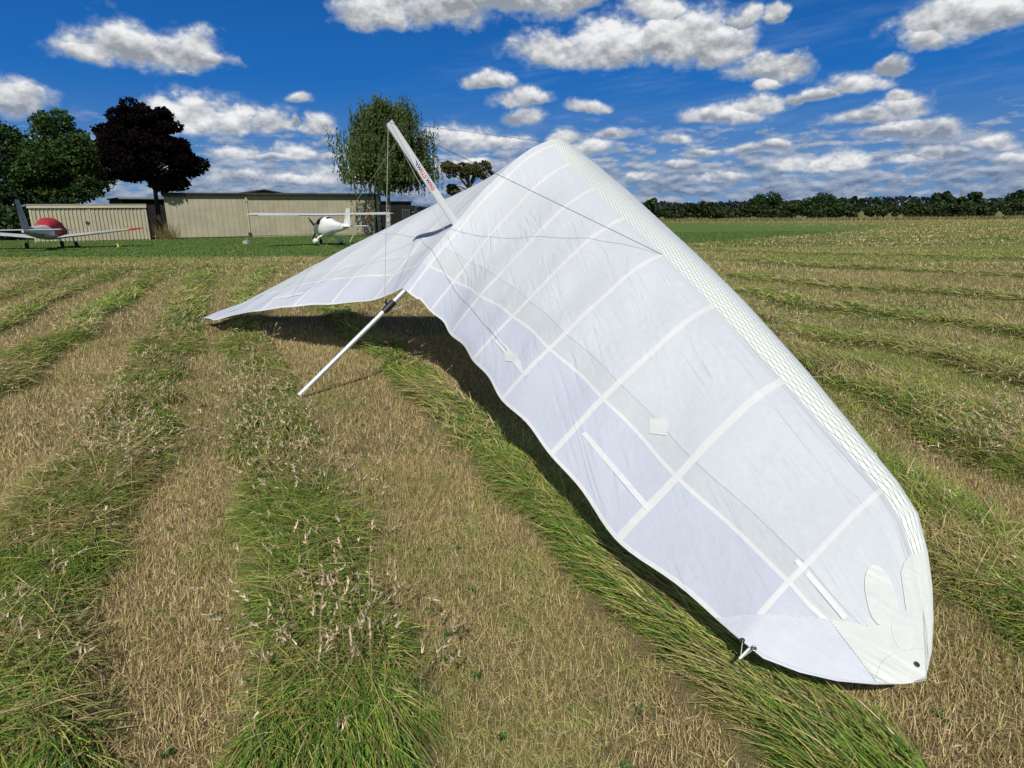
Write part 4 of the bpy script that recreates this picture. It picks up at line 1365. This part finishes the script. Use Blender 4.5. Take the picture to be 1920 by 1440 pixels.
# small ribbed shed
hA = base_at(64, 51.0); hB = base_at(280, 54.5)
Ls = math.hypot(hB[0] - hA[0], hB[1] - hA[1])
sh = frame_obj('small_shed', hA, hB, 'small beige ribbed steel shed with double doors behind the covered aircraft', 'shed')
Hs = 2.75
MB().box(0.02, Ls - .02, .05, 4.5, 0, Hs).build('wall', tan_l, sh)
ribbed(.10, Ls * .50 - .06, .06, Hs - .16, .27, .075, .02, .34).build('door', tan_w, sh)
d2 = ribbed(Ls * .50 + .06, Ls - .10, .06, Hs - .16, .27, .075, .02, .34).build('door', tan_w, sh)
MB().box(Ls * .5 - .06, Ls * .5 + .06, -.04, .045, .02, Hs - .14).build('door_post', tan_t, sh)
MB().box(-.04, .095, -.03, .045, 0, Hs - .14).build('corner_trim', tan_t, sh); MB().box(Ls - .095, Ls + .04, -.03, .045, 0, Hs - .14).build('corner_trim', tan_t, sh)
MB().box(-.10, Ls + .10, -.14, .05, Hs - .14, Hs + .10).build('fascia', tan_t, sh)
MB().box(-.12, Ls + .12, -.18, 4.6, Hs + .10, Hs + .16).build('roof', steel_g, sh)
MB().box(Ls * .5 - .42, Ls * .5 - .10, -.09, -.03, 1.42, 1.50).box(Ls * .5 - .30, Ls * .5 - .22, -.10, -.03, 1.34, 1.58).build('latch', ink, sh)

# dark shed between
dA = base_at(236, 63.0); dB = base_at(330, 66.0); Ld = math.hypot(dB[0] - dA[0], dB[1] - dA[1])
ds = frame_obj('black_shed', dA, dB, 'black timber shed in the gap between the two beige hangars', 'shed')
ribbed(0, Ld, 0, 3.55, .3, .02, 0, .1).box(0, .1, .02, 5, 0, 3.55).box(Ld - .1, Ld, .02, 5, 0, 3.55).build('wall', black_w, ds)
MB().box(-.15, Ld + .1, -.3, 5.2, 3.56, 3.68).build('roof', roof_d, ds)
MB().box(-.17, Ld + .1, -.36, -.305, 3.54, 3.70).build('gutter', steel_g, ds)

# large hangar
gA = base_at(317, 55.8); gB = base_at(718, 64.0); Lg = math.hypot(gB[0] - gA[0], gB[1] - gA[1]); Hg = 3.72
hg = frame_obj('large_hangar', gA, gB, 'long beige boarded hangar with a dark flat roof behind the white aircraft', 'hangar')
xs_ = Lg * .345
MB().box(.02, Lg - .02, .10, 12, 0, Hg - .05).build('wall', tan_l, hg)
ribbed(0, xs_ - .06, .10, Hg - .22, .44, .03, .02, .12).build('sliding_door', tan_l, hg)
ribbed(xs_ + .10, Lg - .62, .12, Hg - .06, .44, .03, .07, .12).build('sliding_door', tan_l, hg)
MB().box(xs_ - .045, xs_ + .085, -.03, .08, .0, Hg - .7).box(xs_ - .045, xs_ + .085, -.03, .08, Hg - .62, Hg - .2).build('door_post', tan_t, hg)
MB().box(xs_ - .10, xs_ + .16, -.07, .02, .18, .42).box(xs_ - .10, xs_ + .16, -.05, .02, .02, .12).build('bolt_plate', ink, hg)
MB().box(Lg - .58, Lg - .50, -.02, .09, 0, Hg - .1).build('door_post', black_w, hg)
MB().box(Lg - .48, Lg - .02, -.01, .09, .02, Hg - .1).build('end_panel', tan_t, hg)
MB().box(-.12, xs_ * .98, -.16, .0, Hg - .20, Hg - .02).build('door_rail', ink, hg)
MB().box(-.18, Lg + .15, -.26, 12.3, Hg, Hg + .13).build('roof', roof_d, hg)
MB().box(xs_, Lg + .2, -.34, -.265, Hg - .02, Hg + .09).box(Lg + .08, Lg + .28, -.36, -.2, Hg - .1, Hg + .02, 1).build('gutter', [roof_d, pipe_w], hg)
MB().box(Lg - .12, Lg - .03, -.10, -.015, .1, Hg - .1).build('downpipe', ink, hg)
# warning sign on the hangar
sx = Lg - 1.55; sz0, sz1 = 1.30, 2.22
sg = frame_obj('warning_sign', gA, gB, 'small orange warning sign with a black pictogram on the right end of the large hangar', 'sign')
MB().box(sx, sx + .62, -.035, -.012, sz0, sz1).build('sign_board', orange, sg)
MB().add([(sx + .10, -.039, sz0 + .48), (sx + .52, -.039, sz0 + .48), (sx + .52, -.039, sz0 + .56), (sx + .42, -.039, sz0 + .58), (sx + .40, -.039, sz0 + .72), (sx + .31, -.039, sz0 + .80), (sx + .22, -.039, sz0 + .72), (sx + .20, -.039, sz0 + .58), (sx + .10, -.039, sz0 + .56)], [tuple(range(9))]).build('pictogram', ink, sg)
MB().box(sx + .10, sx + .52, -.040, -.036, sz0 + .30, sz0 + .38).build('red_bar', sred, sg)
MB().box(sx + .08, sx + .54, -.040, -.036, sz0 + .10, sz0 + .19).build('red_bar', sred, sg)

# gabled barn behind
qA = base_at(436, 74); qB = base_at(566, 78.5); Lq = math.hypot(qB[0] - qA[0], qB[1] - qA[1])
ba = frame_obj('gabled_barn', qA, qB, 'low dark green gable roof peeking above the long hangar', 'barn')
He, Hp = zpx(366, 500, 76), zpx(354.5, 500, 76)
MB().add([(0, 0, 0), (Lq, 0, 0), (Lq, 0, He), (Lq / 2, 0, Hp - .12), (0, 0, He), (0, 10, 0), (Lq, 10, 0), (Lq, 10, He), (Lq / 2, 10, Hp - .12), (0, 10, He)], [(0, 1, 2, 3, 4), (5, 9, 8, 7, 6), (0, 4, 9, 5), (1, 6, 7, 2)]).build('wall', green_d, ba)
mb = MB()
for s_ in (0, 1):
    x0, x1 = (-.5, Lq / 2) if s_ == 0 else (Lq / 2, Lq + .5); z0, z1 = (He - .1, Hp) if s_ == 0 else (Hp, He - .1)
    V = [(x0, -.3, z0), (x1, -.3, z1), (x1, 10.3, z1), (x0, 10.3, z0)]; V += [(a, b, c - .12) for a, b, c in V]
    mb.add(V, [(0, 1, 2, 3), (7, 6, 5, 4), (0, 4, 5, 1), (1, 5, 6, 2), (2, 6, 7, 3), (3, 7, 4, 0)])
mb.build('roof', roof_d, ba)

# dark building on the right of the hangar
rA = base_at(716, 70); rB = base_at(774, 72.5); Lr_ = math.hypot(rB[0] - rA[0], rB[1] - rA[1])
rb = frame_obj('black_cabin', rA, rB, 'black flat roofed cabin with a small window behind the birch trunk', 'cabin')
Hr = zpx(379, 745, 71)
ribbed(0, Lr_, 0, Hr, .3, .02, 0, .1).box(0, .08, .02, 4, 0, Hr).box(Lr_ - .08, Lr_, .02, 4, 0, Hr).build('wall', black_w, rb)
MB().box(-.1, Lr_ + .12, -.2, 4.2, Hr + .01, Hr + .13).build('roof', roof_d, rb)
wn = MB().box(Lr_ - 1.25, Lr_ - .3, -.07, -.03, Hr - 1.75, Hr - .75).build('window', mat('grey_frame', (.10, .105, .11), .6), rb)
MB().box(Lr_ - 1.18, Lr_ - .80, -.078, -.071, Hr - 1.68, Hr - .82).box(Lr_ - .75, Lr_ - .37, -.078, -.071, Hr - 1.68, Hr - .82).build('pane', glass_d, wn)


# ------------------------------------------------------------------ aircraft (local +Y forward, origin on the ground under the wing)
def ell(y, hw, zc, hh, n=20, sq=2.3):
    out = []
    for k in range(n):
        a = 2 * math.pi * k / n; ca, sa = math.cos(a), math.sin(a)
        out.append((hw * math.copysign(abs(ca)**(2 / sq), ca), y, zc + hh * math.copysign(abs(sa)**(2 / sq), sa)))
    return out


def fus_at(secs, y):
    ys = [s[0] for s in secs][::-1]
    return [float(np.interp(y, ys, [s[i] for s in secs][::-1])) for i in (1, 2, 3)]


def fus_patch(secs, y0, y1, a0, a1, off=.012, ny=5, na=7, sq=2.3):
    """a pane lying on a lofted body, between two stations and two angles"""
    V = []
    for i in range(ny + 1):
        y = y0 + (y1 - y0) * i / ny; hw, zc, hh = fus_at(secs, y)
        for j in range(na + 1):
            a = rad(a0 + (a1 - a0) * j / na); ca, sa = math.cos(a), math.sin(a)
            V.append(((hw + off) * math.copysign(abs(ca)**(2 / sq), ca), y, zc + (hh + off) * math.copysign(abs(sa)**(2 / sq), sa)))
    return MB().add(V, [(i * (na + 1) + j, i * (na + 1) + j + 1, (i + 1) * (na + 1) + j + 1, (i + 1) * (na + 1) + j) for i in range(ny) for j in range(na)])


def foil(x, yle, chord, z, th, vertical=False):
    pts = []
    for t, s in [(1, 0), (.7, .45), (.4, .9), (.2, 1), (.07, .7), (0, 0), (.07, -.45), (.2, -.6), (.4, -.55), (.7, -.25)]:
        pts.append((x, yle - chord * t, z + s * th / 2 * 1.15) if not vertical else (x + s * th / 2, yle - chord * t, z))
    return pts


def wheel(mb, x, y, r, w):
    mb.tube([(x - w / 2, y, r), (x - w * .35, y, r), (x + w * .35, y, r), (x + w / 2, y, r)], [r * .72, r, r, r * .72], 16)


rubber = mat('tyre_rubber', (.015, .015, .016), .8, 0, .2, 10)
dark_under = mat('grey_underside', (.42, .43, .45), .4, 0, .05, 3)

# white high-wing light aircraft
gp = (-12.0, 42.2); gz = float(base_z(gp[0], gp[1]))
wa_ = empty('high_wing_aircraft', (gp[0], gp[1], gz), rad(-35), 'small white high wing aircraft parked tail towards us before the long hangar', 'aircraft')
FS = [(1.85, .10, 1.02, .10), (1.70, .26, 1.02, .24), (1.35, .40, 1.0, .38), (.85, .47, 1.08, .53), (.35, .50, 1.15, .65), (-.35, .50, 1.18, .66), (-.9, .40, 1.19, .54), (-1.6, .26, 1.18, .36), (-2.6, .18, 1.18, .25), (-3.6, .10, 1.22, .15), (-4.15, .03, 1.25, .06)]
body = MB().loft([ell(*s) for s in FS]).build('fuselage', white_p, wa_, True)
fus_patch(FS, -.25, .45, 12, 48).build('side_window', glass_d, body, True); fus_patch(FS, -.25, .45, 132, 168).build('side_window', glass_d, body, True)
fus_patch(FS, -1.0, -.65, 62, 118).build('rear_window', glass_d, body, True); fus_patch(FS, .62, 1.05, 25, 155).build('windscreen', glass_d, body, True)
wg = MB().loft([foil(s * 4.72, .55 if abs(s) == 1 else .72, .85 if abs(s) == 1 else 1.25, 1.90 + .07 * abs(s), .07 if abs(s) == 1 else .16) for s in (-1, -.93, -.5, 0, .5, .93, 1)]).build('wing', white_p, wa_, True)
MB().box(-4.3, -1.9, -.56, -.535, 1.885, 1.955).build('aileron', dark_under, wg); MB().box(1.9, 4.3, -.56, -.535, 1.885, 1.955).build('aileron', dark_under, wg)
MB().loft([foil(x, -3.35 - .1 * abs(x), .72 - .12 * abs(x), 1.23, .07) for x in (-1.3, -.6, 0, .6, 1.3)]).build('tailplane', white_p, wa_, True)
MB().loft([foil(0, -3.1 - .62 * t, 1.15 - .5 * t, 1.28 + 1.0 * t, .09 - .03 * t, True) for t in (0, .5, .93, 1)]).build('tail_fin', white_p, wa_, True)
for s in (-1, 1):
    lg = MB().tube([(s * .36, -.15, .62), (s * .62, -.17, .52), (s * .80, -.2, .30)], [.05, .045, .035], 8).build('landing_leg', white_p, wa_, True)
    MB().loft([[(s * .86 + (.03 + .10 * w_) * math.cos(a), -.2 + yy, .27 + zz + (.03 + .17 * w_) * math.sin(a)) for a in np.linspace(0, 2 * math.pi, 13)[:-1]] for yy, w_, zz in ((.36, .0, -.02), (.26, .7, 0), (.05, 1, 0), (-.2, .7, .02), (-.48, .0, .06))]).build('wheel_spat', white_p, lg, True)
    mb = MB(); wheel(mb, s * .86, -.2, .19, .12); mb.build('wheel', rubber, lg, True)
lg = MB().tube([(0, 1.2, .72), (0, 1.28, .22)], .03, 8).build('nose_leg', steel_g, wa_, True)
mb = MB(); wheel(mb, 0, 1.28, .18, .11); mb.build('wheel', rubber, lg, True)
pr = MB()
for a in (rad(125), rad(245), rad(5)):
    d = (math.cos(a), math.sin(a)); n_ = (-d[1], d[0])
    V = []
    for r_, w_, tw in ((.08, .05, .9), (.3, .075, .6), (.6, .065, .4), (.86, .025, .25)):
        c, s = math.cos(tw) * w_, math.sin(tw) * w_
        V += [(d[0] * r_ + n_[0] * c, 1.90 + s, 1.02 + d[1] * r_ + n_[1] * c), (d[0] * r_ - n_[0] * c, 1.90 - s, 1.02 + d[1] * r_ - n_[1] * c), (d[0] * r_ - n_[0] * c, 1.90 - s + .02, 1.02 + d[1] * r_ - n_[1] * c), (d[0] * r_ + n_[0] * c, 1.90 + s + .02, 1.02 + d[1] * r_ + n_[1] * c)]
    b_ = len(pr.V)
    pr.add(V, [(i * 4 + k, i * 4 + (k + 1) % 4, i * 4 + 4 + (k + 1) % 4, i * 4 + 4 + k) for i in range(3) for k in range(4)] + [(12, 13, 14, 15)])
pr.loft([ell(y, r_, 1.02, r_, 12, 2) for y, r_ in ((1.84, .11), (1.95, .09), (2.06, .02))]).build('propeller', ink, wa_, True)

# low-wing aircraft under a red cover
gp = (-29.25, 41.2); gz = float(base_z(gp[0], gp[1]))
la = empty('low_wing_aircraft', (gp[0], gp[1], gz), rad(-19), 'grey low wing aircraft with a red cover over its cockpit at the left edge', 'aircraft')
greyp = mat('grey_paint', (.50, .52, .55), .35, 0, .06, 2); finm = mat('mottled_grey_paint', (.30, .31, .31), .5, 0, .25, 2.5)
redc = mat('red_cover_cloth', (.33, .018, .020), .75, 0, .2, 3, .4); redp = mat('red_paint', (.60, .025, .02), .4, 0, .05, 3)
yel = mat('yellow_paint', (.62, .42, .02), .5, 0, .05, 3)
LS = [(2.05, .16, 1.02, .16), (1.9, .38, 1.0, .32), (1.3, .54, .98, .42), (.5, .58, 1.0, .47), (-.6, .57, 1.02, .48), (-1.6, .44, 1.04, .42), (-2.8, .27, 1.08, .31), (-3.9, .14, 1.14, .21), (-4.6, .05, 1.2, .12)]
bd = MB().loft([ell(*s) for s in LS]).build('fuselage', greyp, la, True)
fus_patch(LS, -4.5, -2.2, 195, 345, .01).build('dark_belly', finm, bd, True)  # darker mottled grey along the underside of the rear fuselage
CV = [(1.35, .30, 1.30, .12), (1.1, .50, 1.28, .32), (.7, .57, 1.28, .48), (.2, .60, 1.30, .60), (-.4, .60, 1.30, .60), (-.9, .53, 1.28, .50), (-1.3, .40, 1.26, .32), (-1.5, .22, 1.28, .14)]
MB().loft([ell(s[0], s[1] * (1 + .02 * (-1)**i), s[2], s[3], 24, 2.1) for i, s in enumerate(CV)]).build('cockpit_cover', redc, la, True)
fus_patch(LS, -1.0, 1.95, -20, 200, .02, 8, 16).build('cowling_cover', redc, la, True)
for s in (-1, 1):
    w_ = MB().loft([foil(s * x, .55 - .02 * x, ch, .62 + .105 * x, th) for x, ch, th in ((.4, 1.75, .24), (2.2, 1.6, .21), (4.3, 1.35, .16))]).build('wing', greyp, la, True)
    MB().loft([foil(s * x, .55 - .02 * x, ch, .62 + .105 * x, th) for x, ch, th in ((4.302, 1.35, .16), (4.5, 1.33, .155))]).build('wing_band', yel, w_, True)
    MB().loft([foil(s * x, .55 - .02 * x - (.15 if x > 5 else 0), ch, .62 + .105 * x, th) for x, ch, th in ((4.502, 1.33, .155), (4.95, 1.15, .12), (5.2, .7, .05))]).build('wing_tip', redp, w_, True)
    MB().loft([[(s * x, yy, .62 + .105 * x + .035 + dz) for yy, dz in ((-.99 - .02 * x + .055 * x, .012), (-1.01 - .02 * x + .055 * x, .012), (-1.01 - .02 * x + .055 * x, -.0), (-.99 - .02 * x + .055 * x, -.0))] for x in (2.4, 4.2)]).build('aileron_line', ink, w_)
MB().loft([foil(x, -3.75 - .05 * abs(x), .80 - .12 * abs(x), 1.22, .08) for x in (-1.75, -.8, 0, .8, 1.75)]).build('tailplane', greyp, la, True)
MB().loft([foil(0, -3.4 - .75 * t, 1.25 - .55 * t, 1.22 + 1.68 * t, .12 - .06 * t, True) for t in (0, .5, .94, 1)]).build('tail_fin', finm, la, True)
for x, y in ((-1.25, -.25), (1.25, -.25), (0, 1.45)):
    lg = MB().tube([(x * .98, y, .75), (x, y, .22)], .045, 8).build('landing_leg', steel_g, la, True)
    mb = MB(); wheel(mb, x + (.09 if x >= 0 else -.09), y, .20, .15); mb.build('wheel', rubber, lg, True)
pr = MB()
for a in (rad(8), rad(188)):
    d = (math.cos(a), math.sin(a)); n_ = (-d[1], d[0]); V = []
    for r_, w2, tw in ((.10, .06, .9), (.35, .085, .6), (.7, .07, .4), (.95, .03, .25)):
        c, s = math.cos(tw) * w2, math.sin(tw) * w2
        V += [(d[0] * r_ + n_[0] * c, 2.14 + s, 1.02 + d[1] * r_ + n_[1] * c), (d[0] * r_ - n_[0] * c, 2.14 - s, 1.02 + d[1] * r_ - n_[1] * c), (d[0] * r_ - n_[0] * c, 2.16 - s, 1.02 + d[1] * r_ - n_[1] * c), (d[0] * r_ + n_[0] * c, 2.16 + s, 1.02 + d[1] * r_ + n_[1] * c)]
    pr.add(V, [(i * 4 + k, i * 4 + (k + 1) % 4, i * 4 + 4 + (k + 1) % 4, i * 4 + 4 + k) for i in range(3) for k in range(4)] + [(12, 13, 14, 15)])
pp = pr.build('propeller', ink, la, True)
MB().loft([ell(y, r_, 1.02, r_, 14, 2) for y, r_ in ((2.05, .17), (2.2, .14), (2.38, .03))]).build('spinner', redp, pp, True)
MB().tube([(0, -1.9, 1.4), (.02, -2.25, 2.1)], .012, 6).build('aerial', steel_g, la)

# ------------------------------------------------------------------ small things on the strip
p = ground_px(463, 457.5)
tb = empty('tie_down_block', tuple(p), .3, 'grey concrete tie-down block with a carrying handle on the grass before the hangar doors', 'block')
MB().loft([[(-.19, -.19, 0), (.19, -.19, 0), (.19, .19, 0), (-.19, .19, 0)], [(-.17, -.17, .20), (.17, -.17, .20), (.17, .17, .20), (-.17, .17, .20)], [(-.15, -.15, .23), (.15, -.15, .23), (.15, .15, .23), (-.15, .15, .23)]]).build('concrete_block', mat('concrete', (.30, .29, .26), .9, 0, .2, 9, .3), tb)
MB().tube([(-.09, 0, .22), (-.085, 0, .36), (-.05, 0, .40), (.05, 0, .40), (.085, 0, .36), (.09, 0, .22)], .017, 8).build('handle', steel_g, tb, True)
p = ground_px(222, 463.5)
tag(MB().loft([[(r_ * math.cos(a) + p[0], r_ * math.sin(a) + p[1], p[2] + z) for a in np.linspace(0, 2 * math.pi, 13)[:-1]] for r_, z in ((.11, 0), (.11, .02), (.075, .025), (.02, .26))]).build('ground_marker', yel, None, True), 'little pale yellow cone marker on the grass right of the covered aircraft', 'marker')
p = ground_px(655, 455)
tag(MB().tube([(p[0], p[1], p[2] - .05), (p[0] + .38, p[1], p[2] + .62)], [.02, .02], 8).build('marker_stick', pipe_w, None, True), 'thin white leaning stick on the grass under the tail of the white aircraft', 'stick')


# ------------------------------------------------------------------ far right: hedge, hedge trees, woods, mast
def line_blobs(A, B, n, h, w, jitter):
    out = []
    for i in range(n):
        t = rng.random(); z = h * rng.uniform(.15, .80); r_ = rng.uniform(.55, 1.0) * h * .34
        out.append((A[0] + (B[0] - A[0]) * t + rng.normal(0, w * .3), A[1] + (B[1] - A[1]) * t + rng.normal(0, w * .3), z * rng.uniform(.9, 1 + jitter), r_ * 1.3, r_, r_ * .9))
    return out


def hedge(A, B, h, n, nl, size, lm, label, nm='hedge', cat='hedge', kind=None):
    zb = -.5
    P = clump(blob_points(line_blobs(A, B, n, h, 1.6, .15), nl, .3), .22, 1.4); P = P[P[:, 2] > 0]
    V, Fq = leaf_cloud(P, size, .1)
    tint = np.clip(fbm(P[:, 0] * .25, P[:, 2] * .6 + P[:, 1] * .3, 37, 3) * 1.3 - .2 + rng.normal(0, .2, len(P)), 0, 1)
    o = mk(nm, V, Fq, lm, None, col={'tint': np.repeat(np.c_[tint, tint, tint], 4, 0)}); o.location = (0, 0, zb)
    return tag(o, label, cat, kind=kind)


hedge((-6, 136), (140, 118), 3.2, 420, 52000, .55, lm_hedge, 'long clipped dark green hedge along the far side of the field')
HT = [(1213, 124, 366, 5.0, 'dense'), (1432, 140, 361, 9.2, 'dense'), (1548, 139, 363, 9.4, 'dense'), (1597, 141, 363, 3.6, 'loose'), (1640, 141, 371, 3.4, 'loose'), (1755, 137, 358, 5.2, 'dense'), (1808, 138, 358, 5.0, 'dense'), (1906, 128, 354, 7.0, 'dense'), (1487, 142, 373, 4.0, 'loose')]
HL_ = ['rounded dark tree right against the edge of the glider wing, first along the hedge', 'wide domed tree above the hedge, second big one from the glider', 'broad flat domed tree above the middle of the hedge', 'small loose tree just right of the broad flat dome over the hedge', 'low bushy tree between the small loose tree and the paired domes on the hedge', 'left one of the paired round trees on the hedge before the mast', 'right one of the paired round trees on the hedge before the mast', 'tall rough tree over the hedge at the right edge of the photo', 'small low tree filling the gap between the two wide domes on the hedge']
for (px, dp, ytop, wd, kd), lab in zip(HT, HL_):
    b0 = base_at(px, dp); H_ = zpx(ytop, px, dp)
    tree('hedge_tree', (b0[0], b0[1], -.5), H_, lambda: rblobs(16 if kd == 'dense' else 9, 0, H_ * .60, wd * .5, H_ * .42, wd * .17 if kd == 'dense' else wd * .15), 2600 if kd == 'dense' else 1100, .55, lm_dark, bark, lab, 'tree', 'trees rising over the far hedge', trunk_r=.18, gap=.30, gscale=1.6)

# distant wood as one mass
P = []
xs = rng.uniform(-700, 900, 26000); hh = 6.0 + 4.5 * fbm(xs / 60, xs * 0, 43, 3) + 2.5 * (fbm(xs / 9, xs * 0, 47, 2) - .5)
hh *= np.where(xs > 230, 1.25, 1.0)
P = np.c_[xs, 520 + rng.uniform(-12, 12, len(xs)) - xs * .05, hh * rng.random(len(xs))**.6 - .5]
V, Fq = leaf_cloud(P, 3.0, .2); tint = rng.uniform(0, 1, len(P))
tag(mk('distant_wood', V, Fq, lm_far, None, col={'tint': np.repeat(np.c_[tint, tint, tint], 4, 0)}), 'dark blue green wood along the horizon beyond the hedge', 'wood', kind='stuff')
# umbrella topped pines in the distant wood
for i, (px, yt) in enumerate(((1312, 377), (1328, 379), (1344, 378), (1362, 380))):
    b0 = base_at(px, 420); H_ = zpx(yt, px, 420)
    tree('distant_pine', (b0[0], b0[1], -.5), H_, [(0, 0, H_ * .9, 2.6, 2.6, .8), (1.2, 0, H_ * .78, 1.8, 1.8, .6)], 140, 1.1, lm_far, bark, ['leftmost flat topped pine silhouette on the horizon', 'second flat topped pine silhouette on the horizon from the left', 'third flat topped pine silhouette on the horizon from the left', 'rightmost flat topped pine silhouette on the horizon'][i], 'tree', 'flat topped pines on the horizon', trunk_r=.22, gap=.1, limbs=False, trunk_top=.85)
# lattice mast
b0 = base_at(1791, 430); mh = zpx(356, 1791, 430); ms = MB()
for (sx_, sy_) in ((-1, -1), (1, -1), (1, 1), (-1, 1)): ms.tube([(sx_ * 1.2, sy_ * 1.2, 0), (sx_ * .5, sy_ * .5, mh)], .10, 5)
nb = 12
for k in range(nb):
    z0, z1 = mh * k / nb, mh * (k + 1) / nb; w0, w1 = 1.2 - .7 * k / nb, 1.2 - .7 * (k + 1) / nb
    for (a, b) in (((-1, -1), (1, -1)), ((1, -1), (1, 1)), ((1, 1), (-1, 1)), ((-1, 1), (-1, -1))):
        ms.tube([(a[0] * w0, a[1] * w0, z0), (b[0] * w1, b[1] * w1, z1)], .06, 4); ms.tube([(b[0] * w0, b[1] * w0, z0), (a[0] * w1, a[1] * w1, z1)], .06, 4)
mo = ms.build('lattice_mast', steel_g); mo.location = (b0[0], b0[1], -.5)
tag(mo, 'thin grey lattice mast rising behind the hedge far right', 'mast')
# pale uncut grass along the foot of the hedge
n = 26000; x = rng.uniform(8, 128, n); y = 132.2 - (x + 6) * .1233 + rng.normal(0, .9, n) - 1.6
Vm, Fm, Cm = blades(x, y, np.full(n, -.5), rng.uniform(0, 6.28, n), rng.uniform(.9, 1.5, n), rng.uniform(0, .6, n), rng.uniform(.3, .85, n) * (.6 + .8 * fbm(x * .2, y, 3, 2)), np.full(n, .10), pal([(.34, .28, .14), (.26, .22, .10), (.18, .19, .06)], n), 1)
tag(mk('field_margin_grass', Vm, Fm, GM, None, col={'tint': Cm}), 'pale uncut grass along the foot of the far hedge', 'grass', kind='stuff')
